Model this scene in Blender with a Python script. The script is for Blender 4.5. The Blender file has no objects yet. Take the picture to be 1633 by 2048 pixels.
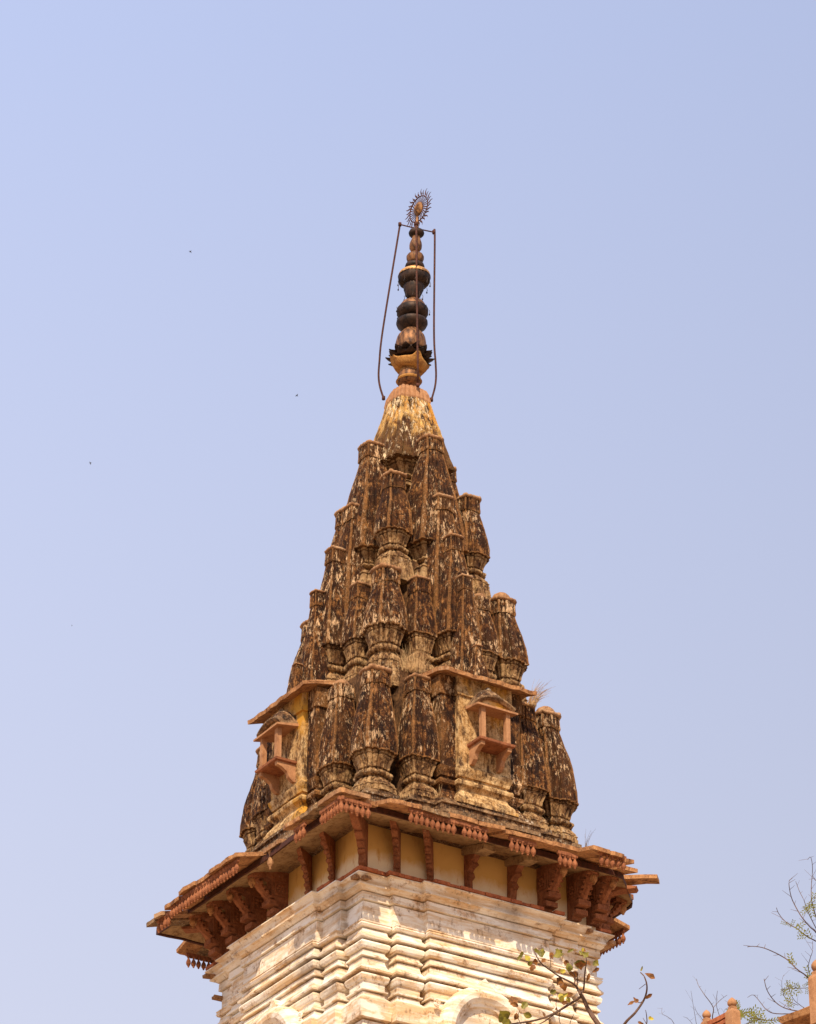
import bpy, bmesh, math, random
from mathutils import Vector, noise
random.seed(7)
C = bpy.context.scene
COL = C.collection
R = math.radians
# ------------------------------------------------------------ camera, sky, sun, exposure
AL = R(32.2); RNG = 51.4; PITCH = R(29.6); F = 7500.0
CAM = Vector((-RNG*math.sin(AL), -RNG*math.cos(AL), 1.6))
cd = bpy.data.cameras.new('camera'); cam = bpy.data.objects.new('camera', cd); COL.objects.link(cam)
cd.sensor_fit = 'VERTICAL'; cd.sensor_height = 24.0; cd.lens = F/2048*24; cd.clip_end = 5000; cd.clip_start = .5
cd.shift_x = 1.0/2048
cam.location = CAM; cam.rotation_euler = (R(90)+PITCH, 0, -AL)
C.camera = cam
SUN_EL, SUN_AZ = 43.0, 38.0          # degrees; azimuth from the right face's normal towards the left face
sdir = Vector((-math.sin(R(SUN_AZ))*math.cos(R(SUN_EL)), -math.cos(R(SUN_AZ))*math.cos(R(SUN_EL)), math.sin(R(SUN_EL))))
ld = bpy.data.lights.new('sun', 'SUN'); sun = bpy.data.objects.new('sun', ld); COL.objects.link(sun)
ld.energy = 5.0; ld.angle = R(.5); ld.color = (1.0, .825, .60)
sun.rotation_euler = sdir.to_track_quat('Z', 'Y').to_euler(); sun.location = (-20, -20, 60)
w = bpy.data.worlds.new('World'); C.world = w; w.use_nodes = True
nt = w.node_tree; bg = nt.nodes['Background']
sky = nt.nodes.new('ShaderNodeTexSky'); sky.sky_type = 'NISHITA'; sky.sun_disc = False
sky.sun_elevation = R(SUN_EL); sky.sun_rotation = math.atan2(sdir.x, sdir.y)
sky.air_density = 1.0; sky.dust_density = 2.5; sky.ozone_density = 3.0
hz = nt.nodes.new('ShaderNodeMix'); hz.data_type = 'RGBA'; hz.inputs[0].default_value = .62
tc = nt.nodes.new('ShaderNodeTexCoord'); sp_ = nt.nodes.new('ShaderNodeSeparateXYZ'); nt.links.new(tc.outputs['Generated'], sp_.inputs[0])
mr = nt.nodes.new('ShaderNodeMapRange'); mr.inputs[1].default_value = .34; mr.inputs[2].default_value = .60; nt.links.new(sp_.outputs[2], mr.inputs[0])
hc = nt.nodes.new('ShaderNodeMix'); hc.data_type = 'RGBA'      # dust haze: greyer and paler low down, bluer higher up
hc.inputs[6].default_value = (8.9, 8.9, 10.4, 1); hc.inputs[7].default_value = (7.3, 8.2, 11.7, 1)
nt.links.new(mr.outputs[0], hc.inputs[0])
dt = nt.nodes.new('ShaderNodeVectorMath'); dt.operation = 'DOT_PRODUCT'; dt.inputs[1].default_value = (-math.cos(AL), math.sin(AL), 0); nt.links.new(tc.outputs['Generated'], dt.inputs[0])
mr2 = nt.nodes.new('ShaderNodeMapRange'); mr2.inputs[1].default_value = -.12; mr2.inputs[2].default_value = .12; mr2.inputs[3].default_value = .93; mr2.inputs[4].default_value = 1.09; nt.links.new(dt.outputs['Value'], mr2.inputs[0])
hv = nt.nodes.new('ShaderNodeVectorMath'); hv.operation = 'SCALE'; nt.links.new(hc.outputs[2], hv.inputs[0]); nt.links.new(mr2.outputs[0], hv.inputs['Scale'])
nt.links.new(hv.outputs[0], hz.inputs[7])
nt.links.new(sky.outputs[0], hz.inputs[6]); nt.links.new(hz.outputs[2], bg.inputs[0]); bg.inputs[1].default_value = .091
vs = C.view_settings; vs.view_transform = 'Standard'; vs.look = 'None'; vs.exposure = 0.14; vs.gamma = 1.0

# ------------------------------------------------------------ material helpers
def N(t, kind, **kw):
    n = t.nodes.new(kind)
    for k, v in kw.items(): setattr(n, k, v)
    return n
def noise_tex(t, pos, scale, stretch=(1,1,1), detail=8, rough=.6, off=(0,0,0), dist=0):
    m = N(t, 'ShaderNodeMapping'); m.inputs['Scale'].default_value = stretch; m.inputs['Location'].default_value = off
    t.links.new(pos, m.inputs[0])
    n = N(t, 'ShaderNodeTexNoise'); n.inputs['Scale'].default_value = scale; n.inputs['Detail'].default_value = detail
    n.inputs['Roughness'].default_value = rough; n.inputs['Distortion'].default_value = dist
    t.links.new(m.outputs[0], n.inputs['Vector']); return n.outputs[0]
def ramp(t, fac, a, b):
    r = N(t, 'ShaderNodeMapRange'); r.inputs[1].default_value = a; r.inputs[2].default_value = b
    t.links.new(fac, r.inputs[0]); return r.outputs[0]
def mixc(t, fac, a, b, mode='MIX'):
    m = N(t, 'ShaderNodeMix', data_type='RGBA', blend_type=mode)
    for i, v in ((0, fac), (6, a), (7, b)):
        if isinstance(v, (int, float)): m.inputs[i].default_value = v
        elif isinstance(v, tuple): m.inputs[i].default_value = (*v, 1)
        else: t.links.new(v, m.inputs[i])
    return m.outputs[2]
def math2(t, op, a, b):
    m = N(t, 'ShaderNodeMath', operation=op)
    for i, v in ((0, a), (1, b)):
        if isinstance(v, (int, float)): m.inputs[i].default_value = v
        else: t.links.new(v, m.inputs[i])
    return m.outputs[0]
MATS = {}
def stone(name, light, mid, dark, dark_at=(.42, .58), flake=None, flake_at=(.6, .62), tint=None, tint_at=(.55, .7),
          streak=1.0, bump=.5, rough=.9, fine=.5, black=None, black_at=(.6, .66), speck=.5, edge=0):
    m = bpy.data.materials.new(name); m.use_nodes = True; t = m.node_tree
    p = t.nodes['Principled BSDF']; p.inputs['Roughness'].default_value = rough
    p.inputs['Specular IOR Level'].default_value = .2
    pos = N(t, 'ShaderNodeNewGeometry').outputs['Position']
    s1 = noise_tex(t, pos, 1.0, (40, 40, 2.4), 5, .6, (0,0,0), 0)
    b1 = noise_tex(t, pos, 6.0, (1, 1, .8), detail=12, rough=.84, off=(3, 1, 7))
    f1 = noise_tex(t, pos, 34, (1, 1, .85), 6, .8)
    k = .20*streak
    mixn = math2(t, 'ADD', math2(t, 'MULTIPLY', s1, k), math2(t, 'MULTIPLY', b1, 1-k-.28*fine))
    mixn = math2(t, 'ADD', mixn, math2(t, 'MULTIPLY', f1, .28*fine))
    d = ramp(t, mixn, *dark_at)
    c = mixc(t, d, light, mid)
    b2 = noise_tex(t, pos, 13, (1, 1, .8), 10, .84, (9, 4, 2))
    c = mixc(t, ramp(t, math2(t, 'ADD', math2(t, 'MULTIPLY', b2, .55), math2(t, 'MULTIPLY', mixn, .45)), dark_at[0]+.06, dark_at[1]+.01), c, dark)
    if tint:
        c = mixc(t, ramp(t, noise_tex(t, pos, 1.4, (1, 1, .7), 6, .6, (5, 8, 1)), *tint_at), c, tint)
    if black:
        c = mixc(t, ramp(t, noise_tex(t, pos, 3.1, (2.2, 2.2, .8), 10, .75, (15, 3, 11)), *black_at), c, black)
    hgt = f1
    if flake:
        fl = noise_tex(t, pos, 11, (1.7, 1.7, .6), 12, .80, (2, 12, 5), .2)
        fl2 = noise_tex(t, pos, 1.7, (1, 1, .8), 4, .6, (7, 7, 7))
        fl = ramp(t, math2(t, 'ADD', math2(t, 'MULTIPLY', fl, .72), math2(t, 'MULTIPLY', fl2, .28)), *flake_at)
        flc = fl; c = mixc(t, fl, c, flake); hgt = math2(t, 'ADD', f1, math2(t, 'MULTIPLY', fl, .4))
    if edge:                                     # arrises worn back to pale stone, broken by grain
        pt = N(t, 'ShaderNodeNewGeometry').outputs['Pointiness']
        e = math2(t, 'MULTIPLY', ramp(t, pt, .53, .62), ramp(t, f1, .38, .55))
        c = mixc(t, math2(t, 'MULTIPLY', e, edge), c, light)
    g = noise_tex(t, pos, 95, (1, 1, .6), 3, .7, (1, 1, 1))
    c = mixc(t, ramp(t, g, .50, .66), c, mixc(t, .8*speck, c, dark))
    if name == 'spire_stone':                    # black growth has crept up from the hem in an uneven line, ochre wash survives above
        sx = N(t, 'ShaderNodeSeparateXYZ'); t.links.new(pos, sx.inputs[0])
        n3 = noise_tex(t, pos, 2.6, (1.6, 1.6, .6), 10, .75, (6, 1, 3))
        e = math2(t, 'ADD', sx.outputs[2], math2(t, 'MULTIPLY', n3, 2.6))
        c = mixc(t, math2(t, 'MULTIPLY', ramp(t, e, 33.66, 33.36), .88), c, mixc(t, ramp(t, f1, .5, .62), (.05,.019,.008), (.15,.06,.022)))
        c = mixc(t, ramp(t, flc, .35, .9), c, flake)
    t.links.new(c, p.inputs['Base Color'])
    bm = N(t, 'ShaderNodeBump'); bm.inputs['Strength'].default_value = bump; bm.inputs['Distance'].default_value = .02
    hh = math2(t, 'ADD', math2(t, 'ADD', hgt, math2(t, 'MULTIPLY', b2, .8)), math2(t, 'MULTIPLY', s1, .12))
    t.links.new(hh, bm.inputs['Height']); t.links.new(bm.outputs[0], p.inputs['Normal'])
    MATS[name] = m; return m
stone('turret_stone', (.44,.205,.066), (.108,.037,.010), (.027,.009,.003), (.42,.495), flake=(.76,.50,.28), flake_at=(.532,.56),
      black=(.014,.006,.004), black_at=(.52,.60), bump=.9, tint=(.075,.030,.010), tint_at=(.52,.68), speck=.9, edge=.6)
stone('spire_stone', (.78,.49,.17), (.46,.20,.035), (.055,.020,.008), (.45,.55), flake=(.82,.62,.38), flake_at=(.535,.56),
      tint=(.55,.24,.03), tint_at=(.56,.64), black=(.035,.016,.008), black_at=(.50,.56), bump=.8, speck=.6, edge=.5)
stone('moulding_stone', (.56,.36,.17), (.20,.095,.035), (.042,.017,.008), (.425,.53), flake=(.62,.46,.29), flake_at=(.57,.61),
      black=(.03,.016,.009), black_at=(.58,.68), bump=.7, speck=.8, streak=.9, edge=.6)
stone('ledge_stone', (.50,.32,.17), (.17,.08,.033), (.035,.016,.009), (.41,.52), flake=(.72,.58,.42), flake_at=(.555,.585),
      black=(.025,.015,.010), black_at=(.55,.63), bump=.9, streak=.5, edge=.6)
stone('bay_plaster', (.72,.51,.26), (.42,.23,.08), (.11,.05,.018), (.43,.55), tint=(.60,.30,.04), tint_at=(.56,.66),
      black=(.07,.035,.018), black_at=(.52,.62), bump=.4, speck=.45, streak=.9)
stone('cap_stone', (.50,.28,.14), (.28,.13,.055), (.09,.038,.018), (.42,.60), tint=(.58,.38,.22), bump=.6, speck=.7, black=(.05,.025,.015), black_at=(.58,.68))
stone('pink_stone', (.47,.245,.12), (.27,.12,.055), (.18,.08,.04), (.45,.64), bump=.3, speck=.3)
stone('yellow_stone', (.55,.29,.085), (.34,.14,.035), (.13,.05,.02), (.44,.6), bump=.5, speck=.7)
stone('red_sandstone', (.38,.15,.068), (.23,.076,.033), (.08,.026,.014), (.42,.64), flake=(.46,.25,.15), flake_at=(.58,.63),
      bump=.5, speck=.5, streak=.5)
stone('slab_sandstone', (.54,.28,.12), (.34,.15,.06), (.10,.04,.02), (.43,.57), flake=(.66,.44,.26), flake_at=(.57,.61), bump=.5, speck=.5,
      black=(.07,.04,.025), black_at=(.64,.74), streak=.3)
stone('recess_shade_stone', (.22,.11,.045), (.07,.03,.012), (.015,.007,.004), (.42,.56), bump=.9)  # core stone darkened: shade of the gaps between turrets painted into its colour
stone('brick_red', (.50,.17,.07), (.40,.12,.05), (.2,.06,.03), bump=.4)
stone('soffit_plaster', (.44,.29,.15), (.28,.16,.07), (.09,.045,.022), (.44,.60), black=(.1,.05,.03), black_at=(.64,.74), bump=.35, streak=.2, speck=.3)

def plaster(name, grime):
    m = bpy.data.materials.new(name); m.use_nodes = True; t = m.node_tree
    p = t.nodes['Principled BSDF']; p.inputs['Roughness'].default_value = .8; p.inputs['Specular IOR Level'].default_value = .25
    pos = N(t, 'ShaderNodeNewGeometry').outputs['Position']
    a = noise_tex(t, pos, 1.5, (.8, .8, 9), 9, .68)                    # bands of wash running along the courses
    b = noise_tex(t, pos, 4.0, (1, 1, 1.6), 10, .7, (4, 2, 8))
    c1 = mixc(t, ramp(t, a, .43, .59), (.87,.79,.66), (.70,.49,.28))
    c1 = mixc(t, ramp(t, b, .52, .70), c1, (.58,.34,.16))
    sp = noise_tex(t, pos, 14, (1.3, 1.3, .5), 10, .75, (7, 3, 3))
    c1 = mixc(t, ramp(t, math2(t, 'ADD', math2(t,'MULTIPLY',sp,.55), math2(t,'MULTIPLY',b,.45)), .555-.03*grime, .63), c1, (.20,.115,.06))
    gr = noise_tex(t, pos, .9, (1, 1, 1.2), 7, .6, (8, 8, 1))
    c1 = mixc(t, math2(t, 'MULTIPLY', ramp(t, gr, .52, .66), .55), c1, (.33,.26,.20))
    wh = noise_tex(t, pos, 2.2, (1, 1, 2.6), 8, .6, (1, 6, 3))
    c1 = mixc(t, math2(t, 'MULTIPLY', ramp(t, wh, .54, .62), .8), c1, (.88,.83,.74))
    t.links.new(c1, p.inputs['Base Color'])
    bm = N(t, 'ShaderNodeBump'); bm.inputs['Strength'].default_value = .35; bm.inputs['Distance'].default_value = .015
    t.links.new(math2(t, 'ADD', sp, b), bm.inputs['Height']); t.links.new(bm.outputs[0], p.inputs['Normal'])
    MATS[name] = m
plaster('wall_plaster', 1.0)
def frieze_mat():
    m = bpy.data.materials.new('frieze_plaster'); m.use_nodes = True; t = m.node_tree
    p = t.nodes['Principled BSDF']; p.inputs['Roughness'].default_value = .85; p.inputs['Specular IOR Level'].default_value = .2
    pos = N(t, 'ShaderNodeNewGeometry').outputs['Position']
    sx = N(t, 'ShaderNodeSeparateXYZ'); t.links.new(pos, sx.inputs[0])
    n = noise_tex(t, pos, 2.0, (1, 1, .8), 7, .6); n2 = noise_tex(t, pos, 9, (1, 1, .4), 8, .65, (4, 4, 4))
    # ochre wash that has flaked away from an uneven white band along the foot of the wall
    e = math2(t, 'ADD', sx.outputs[2], math2(t, 'ADD', math2(t, 'MULTIPLY', n, .42), math2(t, 'MULTIPLY', n2, .16)))
    c = mixc(t, ramp(t, e, 23.89, 24.06), (.84,.70,.48), (.68,.41,.13))
    c = mixc(t, ramp(t, n2, .56, .70), c, (.56,.30,.09))
    t.links.new(c, p.inputs['Base Color'])
    bm = N(t, 'ShaderNodeBump'); bm.inputs['Strength'].default_value = .25; bm.inputs['Distance'].default_value = .01
    t.links.new(n2, bm.inputs['Height']); t.links.new(bm.outputs[0], p.inputs['Normal'])
    MATS['frieze_plaster'] = m
frieze_mat()
def plain(name, col, col2=None, rough=.6, metal=0, scale=8, spec=.4, stretch=(1,1,1)):
    m = bpy.data.materials.new(name); m.use_nodes = True; t = m.node_tree
    p = t.nodes['Principled BSDF']; p.inputs['Roughness'].default_value = rough; p.inputs['Metallic'].default_value = metal
    p.inputs['Specular IOR Level'].default_value = spec
    pos = N(t, 'ShaderNodeNewGeometry').outputs['Position']
    n = noise_tex(t, pos, scale, stretch, 7, .65)
    c = mixc(t, ramp(t, n, .4, .62), col, col2 or col); t.links.new(c, p.inputs['Base Color'])
    bm = N(t, 'ShaderNodeBump'); bm.inputs['Strength'].default_value = .3; bm.inputs['Distance'].default_value = .01
    t.links.new(n, bm.inputs['Height']); t.links.new(bm.outputs[0], p.inputs['Normal'])
    MATS[name] = m; return m
plain('tarnished_metal', (.06,.032,.02), (.010,.007,.007), .6, .4, 9)
plain('copper', (.30,.14,.055), (.05,.022,.013), .6, .35, 11, stretch=(1.5,1.5,.5))
plain('bright_copper', (.75,.42,.15), (.25,.11,.04), .5, .4, 14)
plain('rusty_iron', (.095,.03,.016), (.045,.016,.010), .8, .2, 20)
plain('gold', (.30,.14,.045), (.07,.03,.015), .6, .35, 22)
plain('bark', (.16,.09,.06), (.08,.045,.03), .9, 0, 20)
plain('dry_twig', (.20,.15,.13), (.10,.07,.06), .9, 0, 20)
plain('leaf_green', (.24,.20,.018), (.09,.08,.01), .6, 0, 25)
plain('leaf_yellow', (.52,.40,.04), (.30,.26,.04), .6, 0, 25)
plain('leaf_brown', (.30,.115,.018), (.10,.04,.012), .7, 0, 25)
plain('leaflet_green', (.30,.30,.03), (.15,.17,.02), .6, 0, 10)
plain('straw', (.62,.42,.2), (.35,.19,.08), .8, 0, 12)
plain('bird_black', (.02,.02,.025), (.03,.03,.035), .6, 0, 5)
plain('ground_sand', (.42,.30,.19), (.34,.23,.14), .95, 0, .3)
plain('terrace_stone', (.52,.36,.22), (.42,.27,.16), .9, 0, 1.5)

# ------------------------------------------------------------ mesh helpers
def warp(v, a=.007):
    n1 = noise.noise_vector(v*2.3); n2 = noise.noise_vector(v*9.0+Vector((5,3,1))); n3 = noise.noise_vector(v*27.0)
    return v + n1*a*1.6 + n2*a*.8 + n3*a*.35
def link(name, bm, mat, parent=None, wa=0, smooth=False):
    if wa:
        for v in bm.verts: v.co = warp(v.co, wa)
    bmesh.ops.recalc_face_normals(bm, faces=bm.faces[:])
    me = bpy.data.meshes.new(name); bm.to_mesh(me); bm.free()
    if smooth:
        me.polygons.foreach_set('use_smooth', [True]*len(me.polygons))
    me.materials.append(MATS[mat])
    o = bpy.data.objects.new(name, me); COL.objects.link(o)
    if parent: o.parent = parent
    return o
def empty(name, loc, label=None, cat=None, group=None):
    o = bpy.data.objects.new(name, None); COL.objects.link(o); o.location = loc; o.empty_display_size = .3
    tag(o, label, cat, group); return o
def tag(o, label=None, cat=None, group=None, kind=None):
    if label: o['label'] = label
    if cat: o['category'] = cat
    if group: o['group'] = group
    if kind: o['kind'] = kind
def reparent(o, p):           # keeps world-space vertices although the parent empty stands elsewhere
    o.parent = p; o.location = -Vector(p.location)
def rings(bm, rs, cap=True, closed=True):
    vs_ = [[bm.verts.new(p) for p in r] for r in rs]
    for a, b in zip(vs_, vs_[1:]):
        n = len(a)
        for i in range(n if closed else n-1):
            j = (i+1) % n
            try: bm.faces.new((a[i], a[j], b[j], b[i]))
            except ValueError: pass
    if cap:
        bm.faces.new(vs_[0][::-1]); bm.faces.new(vs_[-1])
    return vs_
def fp(k, s, o, z):           # face coordinates: k face, s along it, o outwards
    return Vector([(s, -o, z), (-o, -s, z), (-s, o, z), (o, s, z)][k])
def box(bm, k, s0, s1, o0, o1, z0, z1, nseg=None, dz=0.0):
    """box on face k, subdivided along s; dz lowers the outer edge (sloping slab)"""
    n = nseg or max(1, int((s1-s0)/.14))
    rs = []
    for i in range(n+1):
        s = s0+(s1-s0)*i/n
        rs.append([fp(k,s,o0,z0), fp(k,s,o1,z0-dz), fp(k,s,o1,z1-dz), fp(k,s,o0,z1)])
    rings(bm, rs)
def tube(bm, pts, rad, n=6, r2=None):
    pts = [Vector(p) for p in pts]; rs = []
    m = len(pts)
    for i, p in enumerate(pts):
        d = (pts[min(i+1, m-1)]-pts[max(i-1, 0)]).normalized()
        up = Vector((0,0,1)) if abs(d.z) < .9 else Vector((1,0,0))
        x = d.cross(up).normalized(); y = d.cross(x)
        r = rad if r2 is None else rad+(r2-rad)*i/(m-1)
        if isinstance(rad, (list, tuple)): r = rad[i]
        rs.append([p+(x*math.cos(2*math.pi*j/n)+y*math.sin(2*math.pi*j/n))*r for j in range(n)])
    rings(bm, rs)
def lathe(bm, prof, c=(0,0), n=24, flute=0, fd=0, lean=None, jag=None):
    rs = []
    for q, (z, r) in enumerate(prof):
        ring = []
        for i in range(n):
            a = 2*math.pi*i/n
            rr = r*(1+(fd*math.cos(flute*a) if flute else 0))
            x = c[0]+rr*math.cos(a); y = c[1]+rr*math.sin(a)
            if lean: dx, dy = lean(z); x += dx; y += dy
            zz = z
            if jag and q in jag: zz -= jag[q]*(i % 2)+jag[q]*.5*random.random()
            ring.append((x, y, zz))
        rs.append(ring)
    rings(bm, rs)

# ratha plan: stepped square of slightly convex facets with a groove at each step
def ratha_ring(facets, bulge=.02, nin=3, groove=0):
    pts = []
    for k in (0, 3, 2, 1):
        for q, (a, b, y) in enumerate(facets):
            for i in range(nin+1):
                u = i/nin; s = a+(b-a)*u
                v = fp(k, s, y+bulge*4*u*(1-u), 0); pts.append((v.x, v.y))
            if groove and q < len(facets)-1:
                c, d, y2 = facets[q+1]
                v = fp(k, (b+c)/2, min(y, y2)-groove, 0); pts.append((v.x, v.y))
    return pts
FA = [(-.78,-.57,.78), (-.48,-.30,.90), (-.21,.21,1.0), (.30,.48,.90), (.57,.78,.78)]
FS = [(-.88,-.62,.88), (-.53,-.30,.95), (-.21,.21,1.0), (.30,.53,.95), (.62,.88,.88)]
FB = [(-.84,-.67,.84), (-.60,-.43,.90), (-.36,-.17,.955), (-.10,.10,1.0), (.17,.36,.955), (.43,.60,.90), (.67,.84,.84)]
RA = ratha_ring(FA, .016, 3, .09); RS = ratha_ring(FS, .006, 3, .085); RB = ratha_ring(FB, .008, 2, .075)
def ring_at(plan, cx, cy, s, z, wob=0):
    out = []
    for x, y in plan:
        zz = z + (wob*(noise.noise(Vector((cx+x*s*6, cy+y*s*6, z)))) if wob else 0)
        out.append((cx+x*s, cy+y*s, zz))
    return out
def lerp_prof(tab, n):
    out = []
    for i in range(n+1):
        u = i/n
        for (a, va), (b, vb) in zip(tab, tab[1:]):
            if a <= u <= b: out.append((u, va+(vb-va)*((u-a)/(b-a)))); break
    return out
BASE = [(0,1.0),(.09,1.0),(.095,.96),(.15,.95),(.155,.99),(.175,.99),(.18,.94),(.25,.90),(.31,.80),(.35,.74),(.375,.66),(.42,.64),(.425,.72),(.44,.80),(.47,.855),(.50,.86),
        (.53,.83),(.555,.76),(.56,.64),(.63,.62),(.635,.70),(.655,.715),(.72,.73),(.79,.78),(.86,.85),(.90,.885),(.905,.84),(.935,.83),(.94,.90),(1.0,.92)]
BODY = [(0,1.05),(.012,1.05),(.05,1.04),(.15,1.04),(.3,1.0),(.45,.935),(.6,.85),(.75,.75),(.9,.65),(1,.59)]
TALL = [(0,1.05),(.01,1.05),(.05,1.02),(.2,.95),(.35,.87),(.5,.77),(.65,.65),(.8,.52),(.9,.43),(1,.35)]

tower = empty('temple_tower', (0,0,0),
    'weathered temple tower clustered with ribbed stone turrets above a white moulded base', 'temple')

def ring_cap(parent, cx, cy, hw, z, horns=True):
    bm = bmesh.new(); n = 64; m = 10; rt = hw*.17
    rs = []
    for i in range(n):
        a = 2*math.pi*i/n
        # rounded square path
        c, s = math.cos(a), math.sin(a)
        e = (abs(c)**2.6+abs(s)**2.6)**(-1/2.6)
        px, py = c*e*hw*.86, s*e*hw*.86
        corner = max(0, (e-1)/.0835)**9
        fl = 1+.13*math.cos(i*2*math.pi/n*20)
        zc = z+rt*.8+(corner*hw*.13*random.uniform(.2,1.3) if horns else 0)
        ring = []
        for j in range(m):
            b = 2*math.pi*j/m; r = rt*fl*(1+(.25*corner if horns else 0))
            ring.append((cx+px+c*math.cos(b)*r, cy+py+s*math.cos(b)*r, zc+math.sin(b)*r*.85))
        rs.append(ring)
    V = [[bm.verts.new(p) for p in r] for r in rs]
    for i in range(n):
        for j in range(m):
            bm.faces.new((V[i][j], V[(i+1)%n][j], V[(i+1)%n][(j+1)%m], V[i][(j+1)%m]))
    lathe(bm, [(z-.01, hw*.7), (z+rt*.9, hw*.78), (z+rt*1.0, hw*.3)], (cx, cy), 16)
    return link('ring_cap', bm, 'cap_stone', parent, .006, True)
def dome_cap(parent, cx, cy, r, z):
    bm = bmesh.new()
    pr = [(z, r*.8), (z+r*.12, r*1.0), (z+r*.4, r*.98), (z+r*.7, r*.8), (z+r*.9, r*.5), (z+r*1.0, r*.15)]
    lathe(bm, pr, (cx, cy), 32, 8, .05)
    return link('dome_cap', bm, 'cap_stone', parent, .005, True)

def turret(cx, cy, w, zf, zh, zt, lean_in=0, plan=None, prof=BODY, cap='ring', base=True, name='turret', bmat='turret_stone', colh=.2, tilt=(0,0)):
    plan = plan or RA; w *= .95
    top = prof[-1][1]*w; zc = zt-colh
    bm = bmesh.new()
    H = zc-zh
    rs = [ring_at(plan, cx, cy, w*.9, zh+.002)]
    for i, (u, s) in enumerate(lerp_prof(prof, 18)):
        wob = .02 if i == 0 else .006
        q = 1-lean_in*u**1.7/math.hypot(cx, cy)
        rs.append(ring_at(plan, cx*q, cy*q, w*s, zh+H*u, wob))
    # thin fillet under the hem
    rs[1:1] = [ring_at(plan, cx, cy, w*prof[0][1]*1.015, zh+.004, .02), ring_at(plan, cx, cy, w*prof[0][1]*1.02, zh+.028, .02)]
    rings(bm, rs)
    body = link(name, bm, bmat, tower, .009)
    bx, by = cx, cy; cx, cy = cx*(1-lean_in/math.hypot(cx, cy)), cy*(1-lean_in/math.hypot(cx, cy))
    if base:
        bm = bmesh.new(); H2 = zh-zf
        rings(bm, ([ring_at(plan, bx, by, w*1.16, zf-.34), ring_at(plan, bx, by, w*1.12, zf-.16), ring_at(plan, bx, by, w*1.02, zf-.01)] if zf > 26 else [])+[ring_at(plan, bx, by, w*s, zf+H2*u) for u, s in BASE])
        link('base_moulding', bm, 'moulding_stone', body, .007)
    bm = bmesh.new()
    k = 1.0
    rings(bm, [ring_at(plan, cx, cy, top*.97, zc-.03), ring_at(plan, cx, cy, top*1.11+.006, zc-.035, .035), ring_at(plan, cx, cy, top*1.13+.006, zc+.0, .03),
               ring_at(plan, cx, cy, top*1.09+.006, zc+.05), ring_at(plan, cx, cy, top*1.06+.006, zt-.05), ring_at(plan, cx, cy, top*1.04+.006, zt-.012),
               ring_at(plan, cx, cy, top*1.0, zt)])
    link('collar', bm, bmat, body, .007)
    if cap in ('ring', 'both', 'ringdome'): ring_cap(body, cx, cy, top*1.09+.018, zt-.014)
    if cap in ('dome', 'both'): dome_cap(body, cx, cy, top*.80, zt+(top*.25 if cap == 'both' else 0))
    return body

# ------------------------------------------------------------ core masses behind the turrets
def mass(name, facets, levels, mat, wa=.008, nin=4, bulge=.0):
    plan = ratha_ring(facets, bulge, nin); bm = bmesh.new()
    rings(bm, [ring_at(plan, 0, 0, s, z) for z, s in levels])
    return link(name, bm, mat, tower, wa)
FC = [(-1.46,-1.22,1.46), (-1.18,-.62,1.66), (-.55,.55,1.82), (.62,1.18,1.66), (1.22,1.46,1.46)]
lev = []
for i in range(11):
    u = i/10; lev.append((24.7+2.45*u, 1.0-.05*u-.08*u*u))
mass('spire_core', FC, lev+[(27.2,.74),(27.3,.70)], 'recess_shade_stone')
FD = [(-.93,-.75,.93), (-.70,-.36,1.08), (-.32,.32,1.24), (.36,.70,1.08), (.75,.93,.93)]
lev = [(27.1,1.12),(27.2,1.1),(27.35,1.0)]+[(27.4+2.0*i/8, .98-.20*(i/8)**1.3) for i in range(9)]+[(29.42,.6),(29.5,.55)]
mass('spire_core', FD, lev, 'recess_shade_stone')
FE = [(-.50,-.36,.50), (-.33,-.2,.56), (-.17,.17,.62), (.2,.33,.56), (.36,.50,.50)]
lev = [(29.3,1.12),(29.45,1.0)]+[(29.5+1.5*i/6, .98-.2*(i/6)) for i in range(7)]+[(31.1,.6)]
mass('spire_core', FE, lev, 'recess_shade_stone')

# ------------------------------------------------------------ main spire
SP = [(0,1.10),(.02,1.10),(.06,1.08),(.15,1.03),(.3,.95),(.45,.86),(.6,.77),(.75,.68),(.88,.60),(1,.53)]
plan = RB; bm = bmesh.new(); zh, zc, wsp = 31.45, 32.78, .58
rs = [ring_at(plan, 0, 0, wsp*.9, zh+.002), ring_at(plan, 0, 0, wsp*1.115, zh+.004, .03), ring_at(plan, 0, 0, wsp*1.12, zh+.03, .02)]
rs += [ring_at(plan, 0, 0, wsp*s, zh+(zc-zh)*u, .008) for u, s in lerp_prof(SP, 26)]
rings(bm, rs); spire = link('main_spire', bm, 'spire_stone', tower, .010)
bm = bmesh.new(); rings(bm, [ring_at(plan, 0, 0, wsp*s*.98, 30.95+.5*u) for u, s in BASE]); link('base_moulding', bm, 'moulding_stone', spire, .007)
bm = bmesh.new()
rings(bm, [ring_at(RB, 0, 0, .22, 32.74), ring_at(RB, 0, 0, .315, 32.735, .02), ring_at(RB, 0, 0, .325, 32.77, .01), ring_at(RB, 0, 0, .30, 32.90), ring_at(RB, 0, 0, .26, 32.99), ring_at(RB, 0, 0, .2, 33.01)])
link('capstone', bm, 'pink_stone', spire, .005)

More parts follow.
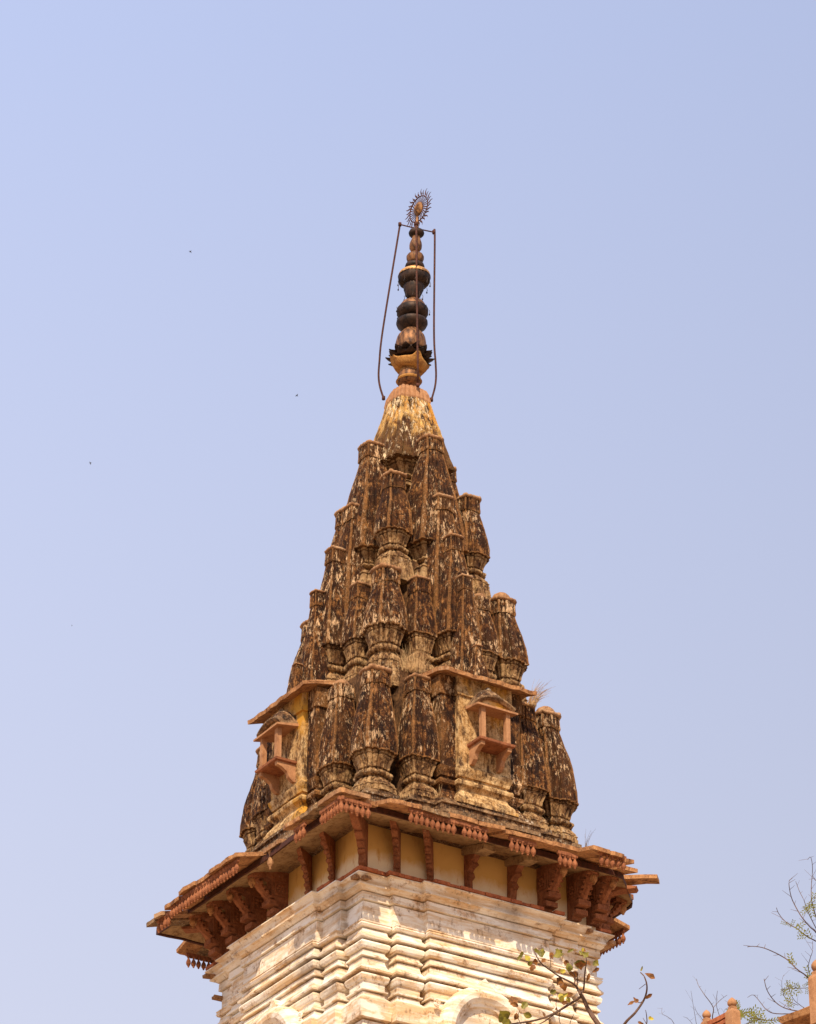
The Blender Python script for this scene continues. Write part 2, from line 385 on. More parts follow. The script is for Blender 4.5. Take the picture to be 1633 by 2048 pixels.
# ------------------------------------------------------------ turrets, tier by tier
def sym(fn):
    for k in range(4): fn(k)
T1, T2, T3 = 1.59, 1.09, .71
def tier1(k):
    p = fp(k, -T1, T1, 0)
    turret(p.x, p.y, .335, 24.80, 25.44, 26.86+.06*(k == 3)-.03*(k == 1), .11, cap='both' if k == 3 else 'ring')
    for s in (-1, 1):
        p = fp(k, s*.96, 1.80, 0)
        nb = {(1, 1): 'dome'}.get((k, s), 'ring')
        turret(p.x, p.y, .268, 24.79, 25.42, 26.80+(.0 if s < 0 else .03), .06, plan=RS, cap=nb)
sym(tier1)
def tier2(k):
    p = fp(k, -T2, T2, 0)
    turret(p.x, p.y, .325, 27.15, 27.86, 28.92+.05*(k == 3), .06, cap='both' if k == 3 else 'ring')
    for s in (-1, 1):
        p = fp(k, s*.56, 1.22, 0)
        turret(p.x, p.y, .23, 27.12, 27.84, 28.84, .03, plan=RS, cap='ring' if s*(-1)**k < 0 or k else 'dome')
sym(tier2)
def tier3(k):
    p = fp(k, -T3, T3, 0)
    turret(p.x, p.y, .285, 29.25, 29.80, 30.86, .03, cap='ring')
sym(tier3)
def urus(k):                                        # half-spires climbing the middle of each face
    for (r, w, zf, zh, zt) in ((.67,.50,29.15,29.70,31.74), (.98,.46,27.2,27.90,30.52), (1.32,.37,27.2,27.88,29.68), (1.63,.27,26.9,26.95,28.86), (1.96,.165,26.88,26.95,27.54)):
        p = fp(k, 0, r, 0)
        turret(p.x, p.y, w, zf, zh, zt, plan=RB, prof=TALL, cap='ring', base=zh-zf > .2, name='face_spire', colh=.2 if w > .2 else .14)
sym(urus)

# ------------------------------------------------------------ niche bays with a hanging balcony
def prism(bm, k, prof, s0, s1, o0=0, z0=0, skew=0):         # side profile (o, z) extruded along the face
    n = 2; rs = []
    for i in range(n+1):
        s = s0+(s1-s0)*i/n
        rs.append([fp(k, s+skew*o, o0+o, z0+z) for o, z in prof])
    rings(bm, rs)
def wall_block(bm, k, hw, o, base_from, prof):      # block of half width hw whose mouldings run round three sides
    rs = []
    for z, d in prof:
        a = hw+d; f = o+d; pts = [fp(k, -a, base_from, z)]
        m = max(2, int(2*hw/.14))
        pts += [fp(k, -a+(2*a)*i/m, f, z) for i in range(m+1)]
        pts += [fp(k, a, base_from, z)]
        rs.append(pts)
    rings(bm, rs)
BM = [(24.78,.10),(24.84,.10),(24.85,.07),(24.90,.055),(24.95,.0),(25.0,-.04),(25.04,-.05),(25.07,-.02),(25.10,.035),(25.14,.045),(25.17,.03),(25.19,-.045),(25.235,-.05),
      (25.24,-.01),(25.28,.0),(25.33,.03),(25.38,.045),(25.385,.02),(25.43,.0),(25.7,.0),(26.0,.0),(26.3,.0),(26.545,.0),(26.55,.035),(26.56,.04),(26.80,.03),(26.86,.03)]
def bay(k):
    e = bay_parent = None
    bm = bmesh.new(); wall_block(bm, k, .45, 2.12, 1.5, [(z, d*.8) for z, d in BM])
    by = link('niche_bay', bm, 'bay_plaster', tower, .006)
    bm = bmesh.new(); wall_block(bm, k, .70, 2.03, 1.5, [(z-.004, d*.8) for z, d in BM])
    link('pilaster', bm, 'turret_stone', by, .007)
    # scalloped canopy slab
    bm = bmesh.new(); n = 40; rs = []
    for i in range(n+1):
        u = i/n; s = -.80+1.60*u
        sc = .02*abs(math.sin(u*math.pi*5))
        o1 = 2.34-sc
        rs.append([fp(k, s, 1.7, 26.93), fp(k, s, 2.1, 26.86), fp(k, s, o1, 26.78), fp(k, s, o1+.01, 26.84), fp(k, s, 2.1, 26.92), fp(k, s, 1.7, 26.99)])
    rings(bm, rs); link('canopy_slab', bm, 'slab_sandstone', by, .01)
    # balcony
    bm = bmesh.new(); hw = .275
    wall_block(bm, k, hw, 2.45, 2.1, [(25.72,.0),(25.735,.03),(25.77,.035),(25.78,.0)])
    bal = link('hanging_balcony', bm, 'red_sandstone', tower, .003)
    for s in (-1, 1):
        bm = bmesh.new(); box(bm, k, s*.215-.035, s*.215+.035, 2.36, 2.44, 25.775, 26.285, 1); link('post', bm, 'pink_stone', bal, .003)
        bm = bmesh.new()
        prism(bm, k, [(0,0),(.05,-.0),(.12,.06),(.15,.14),(.24,.20),(.32,.22),(.33,.28),(0,.28)], s*.235-.035, s*.235+.035, 2.115, 25.445)
        link('bracket', bm, 'pink_stone', bal, .003)
    bm = bmesh.new()
    prof = []
    a = hw+.05
    rings(bm, [[fp(k,-a,2.1,26.345), fp(k,-a-.03,2.50,26.27), fp(k,a+.03,2.50,26.27), fp(k,a,2.1,26.345)],
               [fp(k,-a,2.1,26.39), fp(k,-a-.03,2.50,26.30), fp(k,a+.03,2.50,26.30), fp(k,a,2.1,26.39)]])
    link('awning', bm, 'pink_stone', bal, .003)
    # curved bangla-style roof
    bm = bmesh.new(); rs = []; n = 20
    for i in range(n+1):
        u = i/n*2-1; s = u*.32
        hgt = .30*(1-abs(u)**2.2); lip = .12*(1-abs(u)**2)
        z0 = 26.36+lip
        rs.append([fp(k,s,2.05,z0-.03), fp(k,s,2.42,z0-.03), fp(k,s*1.04,2.46,z0), fp(k,s*1.04,2.46,z0+.025), fp(k,s,2.40,z0+.05),
                   fp(k,s*.97,2.33,z0+.05+hgt*.35), fp(k,s*.95,2.24,z0+.05+hgt*.55), fp(k,s*.94,2.05,z0+.05+hgt*.6)])
    rings(bm, rs); link('curved_roof', bm, 'ledge_stone', bal, .004)
    bm = bmesh.new(); wall_block(bm, k, .27, 2.38, 2.05, [(26.37,0),(26.44,0),(26.46,-.02)]); link('roof_drum', bm, 'bay_plaster', bal, .003)
    p = fp(k, 0, 2.22, 0); bm = bmesh.new()
    lathe(bm, [(26.60,.09),(26.66,.07),(26.71,.045),(26.74,.015)], (p.x, p.y), 14); link('roof_knob', bm, 'ledge_stone', bal, .003)
sym(bay)

# ------------------------------------------------------------ stepped plinth above the eaves
FP = [(-1.92,-1.30,1.92), (-1.27,-.86,2.08), (-.83,.83,2.24), (.86,1.27,2.08), (1.30,1.92,1.92)]
mass('stepped_ledge', FP, [(24.50,1.03),(24.56,1.03),(24.57,1.0),(24.66,1.0),(24.67,1.015),(24.70,1.015),(24.705,.975),(24.79,.975),(24.80,.93)], 'ledge_stone', .012, 6)
FQ = [(-1.98,-1.30,1.98), (-1.27,-.86,2.1), (-.83,.83,2.25), (.86,1.27,2.1), (1.30,1.98,1.98)]
mass('roof_fill', FQ, [(24.14,1.12),(24.22,1.14),(24.30,1.12),(24.38,1.07),(24.44,1.03),(24.52,1.0)], 'ledge_stone', .02, 8)

# ------------------------------------------------------------ frieze wall and soffit
bm = bmesh.new()
pl = ratha_ring([(-2.0,2.0,2.0)], 0, 16)
rings(bm, [ring_at(pl, 0, 0, 1, z) for z in (23.2, 23.4, 23.6, 23.8, 24.0, 24.2, 24.3)])
link('frieze_wall', bm, 'frieze_plaster', tower, .007)
def clipc(v):
    e = (v.x-v.y)-4.7
    if e > 0: v.x -= e/2; v.y += e/2
    return v
for k in range(4):
    bm = bmesh.new(); n = 26; rs = []
    for i in range(n+1):
        u = i/n*2-1
        rs.append([clipc(q) for q in (fp(k, u*1.98, 1.98, 24.17), fp(k, u*2.70, 2.70, 23.985), fp(k, u*2.70, 2.70, 24.04), fp(k, u*1.98, 1.98, 24.24))])
    rings(bm, rs, cap=False); link('soffit', bm, 'soffit_plaster', tower, .008)
    bm = bmesh.new(); n = 26; rs = []
    for i in range(n+1):
        u = i/n*2-1
        rs.append([clipc(q) for q in (fp(k, u*2.705, 2.705, 23.965), fp(k, u*2.74, 2.74, 23.96), fp(k, u*2.74, 2.74, 24.045), fp(k, u*2.705, 2.705, 24.05))])
    rings(bm, rs, cap=False); link('edge_beam', bm, 'rusty_iron', tower, .008)

# ------------------------------------------------------------ eave slabs and fringes
def slab(k, s0, s1, reach, dz=0, inner=2.5, thick=.062, tilt=0, mat='slab_sandstone'):
    bm = bmesh.new(); n = max(2, int((s1-s0)/.06)); rs = []
    for i in range(n+1):
        u = i/n; s = s0+(s1-s0)*u
        ch = .035*noise.noise(Vector((s*6, k*3.1, reach)))+.015*noise.noise(Vector((s*25, k*3.1, reach)))
        e = 0 if 0 < i < n else -.012
        zz = dz+tilt*(u-.5)
        def q(o, up):
            r = max(abs(s), o); return fp(k, s, o, 24.13-.27*(r-2.5)+zz+up)
        mid = (reach+inner)/2
        rs.append([q(inner,0), q(mid,0), q(reach+ch+e,0), q(reach+ch+e+.004,thick), q(mid,thick), q(inner,thick)])
    rings(bm, rs); return link('eave_slab', bm, mat, tower, .007)
def drop(bm, k, s, o, zt, r=.036, h=.20):
    rs = []
    p = fp(k, s, o, 0)
    for z, q in ((0,.8),(-.12,.8),(-.22,.45),(-.32,.42),(-.42,.75),(-.58,1.0),(-.72,.95),(-.84,.6),(-.9,.35),(-.95,.4),(-1.0,.15)):
        rs.append([(p.x+r*q*math.cos(a*math.pi/4), p.y+r*q*math.sin(a*math.pi/4), zt+z*h) for a in range(8)])
    rings(bm, rs)
def fringe(k, s0, s1, o, z=23.945, miss=()):
    bm = bmesh.new()
    prism(bm, k, [(-.02,0),(.02,0),(.02,-.05),(-.02,-.05)], s0, s1, o, z)
    n = max(1, round((s1-s0)/.088))
    for i in range(n):
        if i in miss: continue
        s = s0+(i+.5)*(s1-s0)/n
        drop(bm, k, s, o, z-.03, .038+.003*random.random(), .19+.02*random.random())
        # web between drops, pierced by a hole
        if i < n-1 and (i+1) not in miss: prism(bm, k, [(-.012,-.045),(.012,-.045),(.012,-.075),(-.012,-.075)], s+.03, s+.058, o, z)
    return link('fringe_board', bm, 'red_sandstone', tower, .003)
def run(k, cuts, reach, **kw):
    for a, b in zip(cuts, cuts[1:]):
        slab(k, a+.006, b-.006, reach+random.uniform(-.035,.03), dz=kw.get('dz',0)+random.uniform(-.014,.014), tilt=random.uniform(-.02,.02), mat=random.choice(['slab_sandstone']*3+['cap_stone','ledge_stone']), inner=kw.get('inner',2.5))
# right face (k=0)
run(0, [-3.0,-2.6], 3.0)
slab(0, -2.58, -2.30, 2.88, dz=-.06)                       # broken stub
run(0, [-2.28,-1.75,-1.3,-.8,-.35], 3.2); run(0, [-.35,.1,.5], 3.17); run(0, [.5,.95], 3.12)
run(0, [1.0,1.3,1.56], 3.42, dz=.03); run(0, [1.56,1.76], 3.36, dz=-.03); run(0, [1.8,2.1], 2.95, dz=-.02)
fringe(0, -2.98, -2.45, 2.93); fringe(0, -1.95, -.62, 3.12, miss=(9,)); fringe(0, -.24, .22, 3.09); fringe(0, .62, .96, 3.05); fringe(0, 1.14, 1.62, 3.33, 23.97)
# left face (k=1): s = -Y
run(1, [1.42,1.9,2.35,3.0], 3.0); run(1, [.45,.95], 2.78, inner=2.4); run(1, [-.35,0,.42], 3.2)
run(1, [-1.25,-.8,-.35], 3.2); run(1, [-1.75,-1.27], 3.17, dz=-.05); run(1, [-2.3,-2.0,-1.77], 3.2, dz=-.12)
fringe(1, 2.36, 2.98, 2.93); fringe(1, 1.65, 1.95, 2.93); fringe(1, -1.62, .38, 3.12); fringe(1, -2.05, -1.66, 3.1, 23.87)
# back (k=2) and far right (k=3)
run(2, [-3.0,-2.5,-2.0,-1.5,-1.0,-.5,0,.5,1.0,1.5], 3.15); run(2, [1.5,1.85,2.15], 3.2, dz=.02)
fringe(2, -2.9, 2.05, 3.06)
run(3, [-1.3,-.9,-.5,0,.5,1.0,1.5], 3.15, dz=-.02); run(3, [1.9,2.5,3.0], 3.1)
fringe(3, -1.25, .4, 3.06); fringe(3, 1.95, 2.95, 3.0)

# long hip slab left jutting out at the far right corner
bm = bmesh.new(); dg = Vector((1,-1,0)).normalized(); tg = Vector((1,1,0)).normalized(); rs = []
for i in range(9):
    u = i/8; c = dg*(2.25+u*1.53)*1.0+dg*0; hw_ = .13*(1-.6*max(0,u-.6)); z = 24.22-.09*u
    rs.append([c+tg*q*hw_+Vector((0,0,z+h)) for q, h in ((-1,-.03),(1,-.03),(1,.03),(-1,.03))])
rings(bm, rs); link('hip_slab', bm, 'slab_sandstone', tower, .012)

# ------------------------------------------------------------ brackets
PL = [(0,0),(.07,-.005),(.10,.03),(.105,.17),(.14,.19),(.15,.235),(.13,.26),(.17,.30),(.20,.345),(.19,.38),(.25,.41),(.29,.455),(.285,.49),(.35,.51),(.42,.535),(.47,.575),(.50,.62),(.54,.625),(.56,.66),(.56,.585+.10),(0,.80)]
def bracket(k, s, w=.11, scale=1.0, skew=0):
    bm = bmesh.new()
    prism(bm, k, [(o*scale, z*.86) for o, z in PL], s-w/2, s+w/2, 1.995, 23.47, skew)
    # raised scroll band down the front and a bead at each bend
    for o, z, r in ((.115,.10,.038),(.16,.225,.036),(.22,.35,.036),(.31,.455,.036),(.45,.55,.04)):
        p = fp(k, s+skew*o*scale, 1.995+o*scale, 23.47+z*.86)
        rs = [[p+fp(k, q*w*.42, r*e*math.cos(a*math.pi/4), r*e*math.sin(a*math.pi/4)) for a in range(8)] for q, e in ((-1,.5),(-.7,1),(.7,1),(1,.5))]
        rings(bm, rs)
    return link('bracket', bm, 'red_sandstone', tower, .006)
def broken_bracket(k, s):
    bm = bmesh.new()
    prism(bm, k, [(0,0),(.07,.01),(.09,.16),(.15,.19),(.12,.25),(.09,.28),(.13,.33),(.21,.36),(.19,.42),(.27,.47),(.36,.56),(.40,.64),(0,.68)], s-.055, s+.055, 1.995, 23.49)
    o = link('bracket', bm, 'red_sandstone', tower, .016)
    bm = bmesh.new(); prism(bm, k, [(0,-.10),(.12,-.12),(.36,-.19),(.60,-.22),(.60,-.14),(0,.02)], s-.10, s+.10, 1.995, 24.14); link('plaster_cap', bm, 'soffit_plaster', o, .012)
    o['label'] = 'eroded bracket with its outer half broken away'
    return o
def carved_bracket(k, s, w=.17):
    bm = bmesh.new()
    prism(bm, k, [(0,0),(.12,-.02),(.16,.03),(.13,.08),(.19,.17),(.24,.19),(.23,.25),(.27,.27),(.28,.30),(.28,.56),(.46,.60),(.62,.575),(.66,.60),(.66,.63),(0,.76)], s-w/2, s+w/2, 1.995, 23.44)
    o = link('carved_bracket', bm, 'red_sandstone', tower, .007)
    # slanting strut in front with carved blocks at both ends
    bm = bmesh.new(); P = []; rr = []
    for u in range(15):
        t = u/14; P.append(fp(k, s, 1.995+.24+.36*t, 23.44+.20+.40*t+.018*math.sin(t*math.pi*3)))
        rr.append(.050+.016*abs(math.sin(t*math.pi*2.5))+(.012 if t > .8 or t < .12 else 0))
    tube(bm, P, rr, 6)
    for o0, o1, z0, z1, e in ((.18,.34,.14,.22,.02),(.14,.26,.02,.10,.015),(.44,.70,.60,.68,.03),(.40,.60,.53,.60,.012)):
        box(bm, k, s-w/2-e, s+w/2+e, 1.995+o0, 1.995+o1, 23.44+z0, 23.44+z1, 3)
    for q in range(5):
        box(bm, k, s-w/2-.012+.0, s+w/2+.012, 1.995+.28+q*.055, 1.995+.315+q*.055, 23.44+.25+q*.062, 23.44+.285+q*.062, 2)
    link('arm', bm, 'red_sandstone', o, .008)
    bm = bmesh.new()
    drop(bm, k, s, 1.995+.58, 24.05, .06, .24); link('pendant', bm, 'slab_sandstone', o, .004)
    # square panel with frame and rosette on both sides
    for sd in (-1, 1):
        bm = bmesh.new()
        f = s+sd*(w/2+.006)
        for (o0, o1, z0, z1) in ((.03,.25,.30,.325),(.03,.25,.52,.545),(.03,.055,.325,.52),(.225,.25,.325,.52)):
            box(bm, k, min(f, f+sd*.012), max(f, f+sd*.012), 1.995+o0, 1.995+o1, 23.44+z0, 23.44+z1, 1)
        for a in range(6):
            q = a*math.pi/3; c = fp(k, f, 1.995+.14+.05*math.cos(q), 23.44+.422+.05*math.sin(q))
            rs = [[c+Vector((math.cos(t*math.pi/4)*r, math.sin(t*math.pi/4)*r, h)) for t in range(8)] for h, r in ((-.022,.01),(-.01,.022),(.01,.022),(.022,.01))]
            rings(bm, rs)
        link('rosette_panel', bm, 'red_sandstone', o, .003)
    return o
for k in range(4):
    if k == 0: A, Bk, Cc = (-1.42,-.87), (-.24,.50), (1.05,1.58,1.92)
    elif k == 1: A, Bk, Cc = (1.17,.53), (), (-.17,-.80,-1.38,-1.9)
    else: A, Bk, Cc = (-.8,0,.8), (), (-1.9,-1.4,1.4,1.9)
    for s in A: bracket(k, s, scale=.8 if k < 2 else 1, skew=(-.8 if k == 0 else .9) if k < 2 else 0)
    for s in Bk: broken_bracket(k, s)
    for s in Cc: carved_bracket(k, s)
# diagonal brackets at the corners reuse the carved kind, turned 45 degrees by building in place
def corner_bracket(sx, sy, near):
    bm = bmesh.new(); d = Vector((sx, sy, 0)).normalized(); t = Vector((-d.y, d.x, 0)); w = .11 if near else .18
    prof = PL if near else [(0,0),(.12,-.02),(.16,.05),(.2,.17),(.26,.2),(.28,.3),(.3,.56),(.5,.6),(.75,.6),(.78,.64),(0,.76)]
    o0 = 2.0*math.sqrt(2)-.06
    rs = [[d*(o0+o*(1.35 if near else .9))+t*q*w/2+Vector((0,0,23.46+z*.86)) for o, z in prof] for q in (-1, 0, 1)]
    rings(bm, rs); return link('corner_bracket', bm, 'red_sandstone', tower, .007)
corner_bracket(-1,-1,True); corner_bracket(1,-1,False); corner_bracket(1,1,False); corner_bracket(-1,1,False)
# the pendant post left hanging where the left eave broke away
bm = bmesh.new(); drop(bm, 1, .62, 2.72, 24.06, .05, .30)
box(bm, 1, .62-.05, .62+.05, 2.60, 2.78, 24.05, 24.10, 2)
link('pendant', bm, 'cap_stone', tower, .004)

# ------------------------------------------------------------ cornice, piers and moulded wall of the base
Z0 = 23.335
CP = [(-.78,.0),(-.70,.0),(-.40,.0),(-.40,-.03),(-.384,-.03),(-.382,.04),(-.27,.035),(-.268,-.01),(-.254,-.01),(-.252,.05),(-.235,.07),(-.207,.10),(-.205,.14),(-.178,.14),(-.176,.105),(-.145,.11),(-.10,.14),(-.067,.18),(-.065,.195),(-.045,.195),(-.04,.17),(-.04,-.02)]
bm = bmesh.new()
def plan_off(d, z):
    pts = []
    for k in (0, 3, 2, 1):
        row = [(-2.0-d,2.0+d),(-1.55-d*.9,2.0+d),(-1.55-d*.9,2.09+d),(-1.04-d*.9,2.09+d),(-1.04-d*.9,2.185+d),(1.04+d*.9,2.185+d),(1.04+d*.9,2.09+d),(1.55+d*.9,2.09+d),(1.55+d*.9,2.0+d),(2.0+d,2.0+d)]
        for (a, o1), (b, o2), m in zip(row, row[1:], (3,1,3,1,13,1,3,1,3)):
            for i in range(m): pts.append(fp(k, a+(b-a)*i/m, o1+(o2-o1)*i/m, z))
    return pts
rings(bm, [plan_off(d, Z0+z) for z, d in CP]); link('cornice', bm, 'wall_plaster', tower, .0035)
PP = [(-5.5,.0),(-2.16,.0),(-2.15,.055),(-1.90,.07),(-1.895,.05),(-1.86,.05),(-1.80,.0),(-1.74,.0),(-1.735,.03),(-1.715,.03),(-1.70,.0),(-1.60,.0),(-1.595,.02),(-1.575,.03),(-1.52,.045),(-1.49,.035),(-1.48,.005),(-1.455,.005),(-1.45,.06),
      (-1.425,.065),(-1.36,.02),(-1.30,.005),(-1.26,.0),(-1.23,.0),(-1.225,.03),(-1.205,.03),(-1.16,.0),(-1.11,.0),(-1.105,.025),(-1.08,.04),(-1.03,.05),(-1.0,.035),(-.985,.005),(-.965,.0),(-.955,.06),(-.93,.065),(-.87,.025),(-.82,.015),(-.795,.015),
      (-.79,.045),(-.76,.06),(-.735,.05),(-.725,.06),(-.71,.06),(-.705,.0)]
PP = [(z, d*1.28) for z, d in PP]
def under(P):
    out = []
    for i, (z, d) in enumerate(P):
        out.append((z, d))
        if i < len(P)-1 and P[i+1][1]-d > .028 and P[i+1][0]-z < .012:      # ledge with a shadow gap cut in beneath it
            out[-1] = (z-.020, d); out.append((z-.018, d-.05)); out.append((P[i+1][0]-.001, d-.05))
    return out
PP = under(PP)
def pier(bm, k, s0, s1, o, zo):
    rs = []
    for z, d in PP:
        pts = [fp(k, s0-d*.8, 1.7, Z0+z+zo)]
        m = max(2, int((s1-s0)/.14))
        pts += [fp(k, s0-d*.8+(s1-s0+1.6*d)*i/m, o+d, Z0+z+zo) for i in range(m+1)]
        pts += [fp(k, s1+d*.8, 1.7, Z0+z+zo)]
        rs.append(pts)
    rings(bm, rs)
for k in range(4):
    bm = bmesh.new(); pier(bm, k, -1.0, 1.0, 2.185, 0); link('moulded_wall', bm, 'wall_plaster', tower, .0035)
    for sg in (-1, 1):
        bm = bmesh.new(); a, b = sorted((sg*1.115, sg*1.485)); pier(bm, k, a, b, 2.09, -.004); link('pier', bm, 'wall_plaster', tower, .0035)
    # corner pier: square block
    c = fp(k, -1.81, 1.81, 0); bm = bmesh.new(); rs = []
    for z, d in PP:
        h = .18+d*.95; m = 4; pts = []
        cs = [(-h,-h),(h,-h),(h,h),(-h,h)]
        for (a, b), (a2, b2) in zip(cs, cs[1:]+cs[:1]):
            for i in range(m): pts.append((c.x+a+(a2-a)*i/m, c.y+b+(b2-b)*i/m, Z0+z+.003))
        rs.append(pts)
    rings(bm, rs); link('corner_pier', bm, 'wall_plaster', tower, .0035)
bm = bmesh.new(); rings(bm, [ring_at(ratha_ring([(-1.86,1.86,1.86)], 0, 6), 0, 0, 1, z) for z in (17.8, 20, 22, 23)]); link('inner_wall', bm, 'wall_plaster', tower, 0)
# red brick course lying on the cornice
for k in range(4):
    s = -2.17
    while s < 2.15:
        L = random.uniform(.15,.26); a = abs(s+L/2); o = 2.40 if a < 1.15 else 2.305 if a < 1.66 else 2.215
        lost = (k == 0 and (s > 1.15 and s < 1.9 or .75 < s < .95)) or (k == 1 and -2 < s < 1.1) or random.random() < .06 or (k > 1 and a > 1)
        if not lost:
            bm = bmesh.new(); box(bm, k, s, s+L-.006, 1.9, o-.01+random.uniform(-.012,.008), Z0-.032, Z0+.012+random.uniform(-.006,.006), 2)
            link('cornice_brick', bm, 'brick_red', tower, .004)
        s += L
# broken stones and stub spouts sticking out of the cornice
for k, s, o, z in ((0,-2.06,2.2,23.24),(0,1.72,2.24,23.27),(0,2.12,2.24,23.16),(1,-2.05,2.25,23.2),(1,-2.02,2.12,22.85),(1,2.08,2.18,23.25)):
    bm = bmesh.new(); box(bm, k, s-.045, s+.045, 1.9, o+.03, z-.03, z+.02, 3, .03); link('stone_spout', bm, 'cap_stone', tower, .02)
# round arch hood on each main wall
for k in range(4):
    bm = bmesh.new(); rs = []; n = 40; zc_, Ra, sh = 21.14, .60, (-.16 if k == 0 else .06)
    for i in range(n+1):
        a = math.pi*i/n; c = fp(k, sh+math.cos(a)*Ra, 2.24, zc_+math.sin(a)*Ra*1.02); rad = fp(k, math.cos(a), 0, math.sin(a)); out = fp(k, 0, 1, 0)
        rs.append([c+rad*x+out*y for x, y in ((-.13,-.05),(-.13,.07),(-.09,.09),(-.08,.12),(-.03,.17),(.04,.18),(.11,.15),(.15,.09),(.16,.0),(.15,-.05))])
    rings(bm, rs); ar = link('arch_hood', bm, 'wall_plaster', tower, .008)
    bm = bmesh.new(); rs = []
    for q in (0, 1):
        o = 2.20+.12*q; rs.append([fp(k, sh+x*(1-.1*q), o, zc_+z) for x, z in ((-.30,.66),(-.16,.78),(-.10,.80),(-.06,.86),(0,.91),(.06,.86),(.10,.80),(.16,.78),(.30,.66))])
    rings(bm, rs); link('arch_crest', bm, 'wall_plaster', ar, .004)
    bm = bmesh.new(); rs = []
    for q in (0, 1):
        o = 2.20+.06*q; rs.append([fp(k, sh+math.cos(math.pi*i/16)*.50, o, zc_+math.sin(math.pi*i/16)*.50) for i in range(17)])
    rings(bm, rs); link('arch_panel', bm, 'wall_plaster', ar, .003)
    for sg in (-1, 1):
        bm = bmesh.new(); P = []
        for i in range(26):
            a = i/25*3.6*math.pi; r = .012+.05*i/25; P.append(fp(k, sh+sg*.82+r*math.cos(a), 2.34, 21.50+r*math.sin(a)))
        tube(bm, P, .014, 6); link('scroll', bm, 'wall_plaster', ar)
# hall the tower rises from, out of the picture but giving back the light
bm = bmesh.new()
box(bm, 0, -6, 6, -6, 6, 0, 15.2, 4)
link('temple_hall', bm, 'terrace_stone', tower)

# ------------------------------------------------------------ finial
LX, LY = math.cos(AL), -math.sin(AL)
def lean(z):
    d = max(0, z-32.9)*.042+.012
    return LX*d, LY*d
def py(y): return 33.006+(785-y)*.00975
def fin(name, prof, mat, parent, n=28, flute=0, fd=0, jag=None, m=122.):
    bm = bmesh.new(); lathe(bm, [(py(y), hw/m) for y, hw in prof], (0,0), n, flute, fd, lean, jag)
    return link(name, bm, mat, parent, .004, True)
finial = fin('finial', [(770,22),(757,23),(750,20),(735,16),(705,13),(640,8),(560,6),(470,5),(455,4),(440,3.5),(436,2)], 'copper', tower, 16)
fin('neck_stone', [(764,26),(758,22),(750,19),(743,19)], 'yellow_stone', finial)
# horned square cushion
bm = bmesh.new(); n = 72; rs = []
for i in range(n):
    a = 2*math.pi*i/n; c, s = math.cos(a), math.sin(a); e = (abs(c)**3+abs(s)**3)**(-1/3)
    corner = max(0, (e-1)/.1225)**6; hw = .262; fl = 1+.03*math.cos(28*a); ra_ = a+R(38); zc = py(737); dx, dy = lean(zc)
    pr = [(.35,-.05),(.66,-.06),(.86,-.05),(.95,-.01),(1.06,.03),(1.10,.055),(1.0,.075),(.6,.05)]
    c2_, s2_ = math.cos(ra_), math.sin(ra_)
    rs.append([(dx+c2_*e*hw*q*(fl if h < 0 else 1)*(1+.08*corner*(q > .8)), dy+s2_*e*hw*q*(fl if h < 0 else 1)*(1+.08*corner*(q > .8)), zc+h+corner*.115*max(0, q-.6)*2.2-.11*(c2_*LX+s2_*LY)*e*hw*q) for q, h in pr])
V = [[bm.verts.new(p) for p in r] for r in rs]
for i in range(n):
    for j in range(7): bm.faces.new((V[i][j], V[(i+1)%n][j], V[(i+1)%n][j+1], V[i][j+1]))
bm.faces.new([v[0] for v in V]); bm.faces.new([v[-1] for v in V])
link('horned_cushion', bm, 'yellow_stone', finial, .004, True)
# dark lotus petals
bm = bmesh.new()
for ly, (z, r0, r1, nn, dz_) in enumerate(((py(722),.14,.40,12,.015),(py(713),.14,.36,12,.03))):
    for i in range(nn):
        a = 2*math.pi*(i+.5*ly)/nn; d = Vector((math.cos(a), math.sin(a), 0)); t = Vector((-d.y, d.x, 0)); lx, ly_ = lean(z); cc = Vector((lx, ly_, 0))
        rs = []
        for u, wd in ((0,.055),(.3,.085),(.6,.085),(.85,.045),(1,.008)):
            r = r0+(r1-r0)*u; zz = z-.05*math.sin(u*2.2)+dz_+.06*u*u
            rs.append([cc+d*r+t*wd+Vector((0,0,zz)), cc+d*r+Vector((0,0,zz+.012)), cc+d*r-t*wd+Vector((0,0,zz)), cc+d*r+Vector((0,0,zz-.012))])
        rings(bm, rs)
link('lotus_petals', bm, 'tarnished_metal', finial, .003)
fin('lotus_bowl', [(735,15),(728,24),(715,29),(704,28)], 'tarnished_metal', finial)
fin('bell', [(706,28),(700,29.5),(688,29.5),(678,27),(671,21),(668,18),(660,14)], 'copper', finial, 48, 12, .015)
fin('disc', [(666,13),(662,20),(656,29),(651,31.5),(647,31),(643,24),(641,17),(636,15)], 'tarnished_metal', finial)
fin('pot', [(641,17),(636,26),(630,31),(624,31.5),(621,29)], 'tarnished_metal', finial, 44, jag={1:.012, 2:.02})
fin('pot_lid', [(622.5,30),(617,26),(611,22),(606,13),(603,10)], 'copper', finial, 44, jag={0:.012})
fin('cup', [(604,9),(600,13),(592,17),(584,20),(578,21),(574,21),(572,18)], 'tarnished_metal', finial)
fin('big_pot', [(576,19),(571,27),(565,31.5),(560,32.5),(556,32)], 'tarnished_metal', finial, 52, jag={1:.02, 2:.03})
fin('big_pot_lid', [(558,33),(553,31),(549,26),(546,20),(543,16)], 'bright_copper', finial, 52, jag={0:.02})
fin('disc', [(544,15),(541,19),(538,19.5),(534,18),(531,13)], 'tarnished_metal', finial)
fin('bowl', [(532,12),(528,15),(522,17.5),(518,17.5),(514,15),(511,9),(508,6.5)], 'copper', finial)
fin('vase', [(510,6),(506,9),(501,12.5),(495,13),(490,12),(483,9.5),(477,7.5),(474,7)], 'copper', finial)
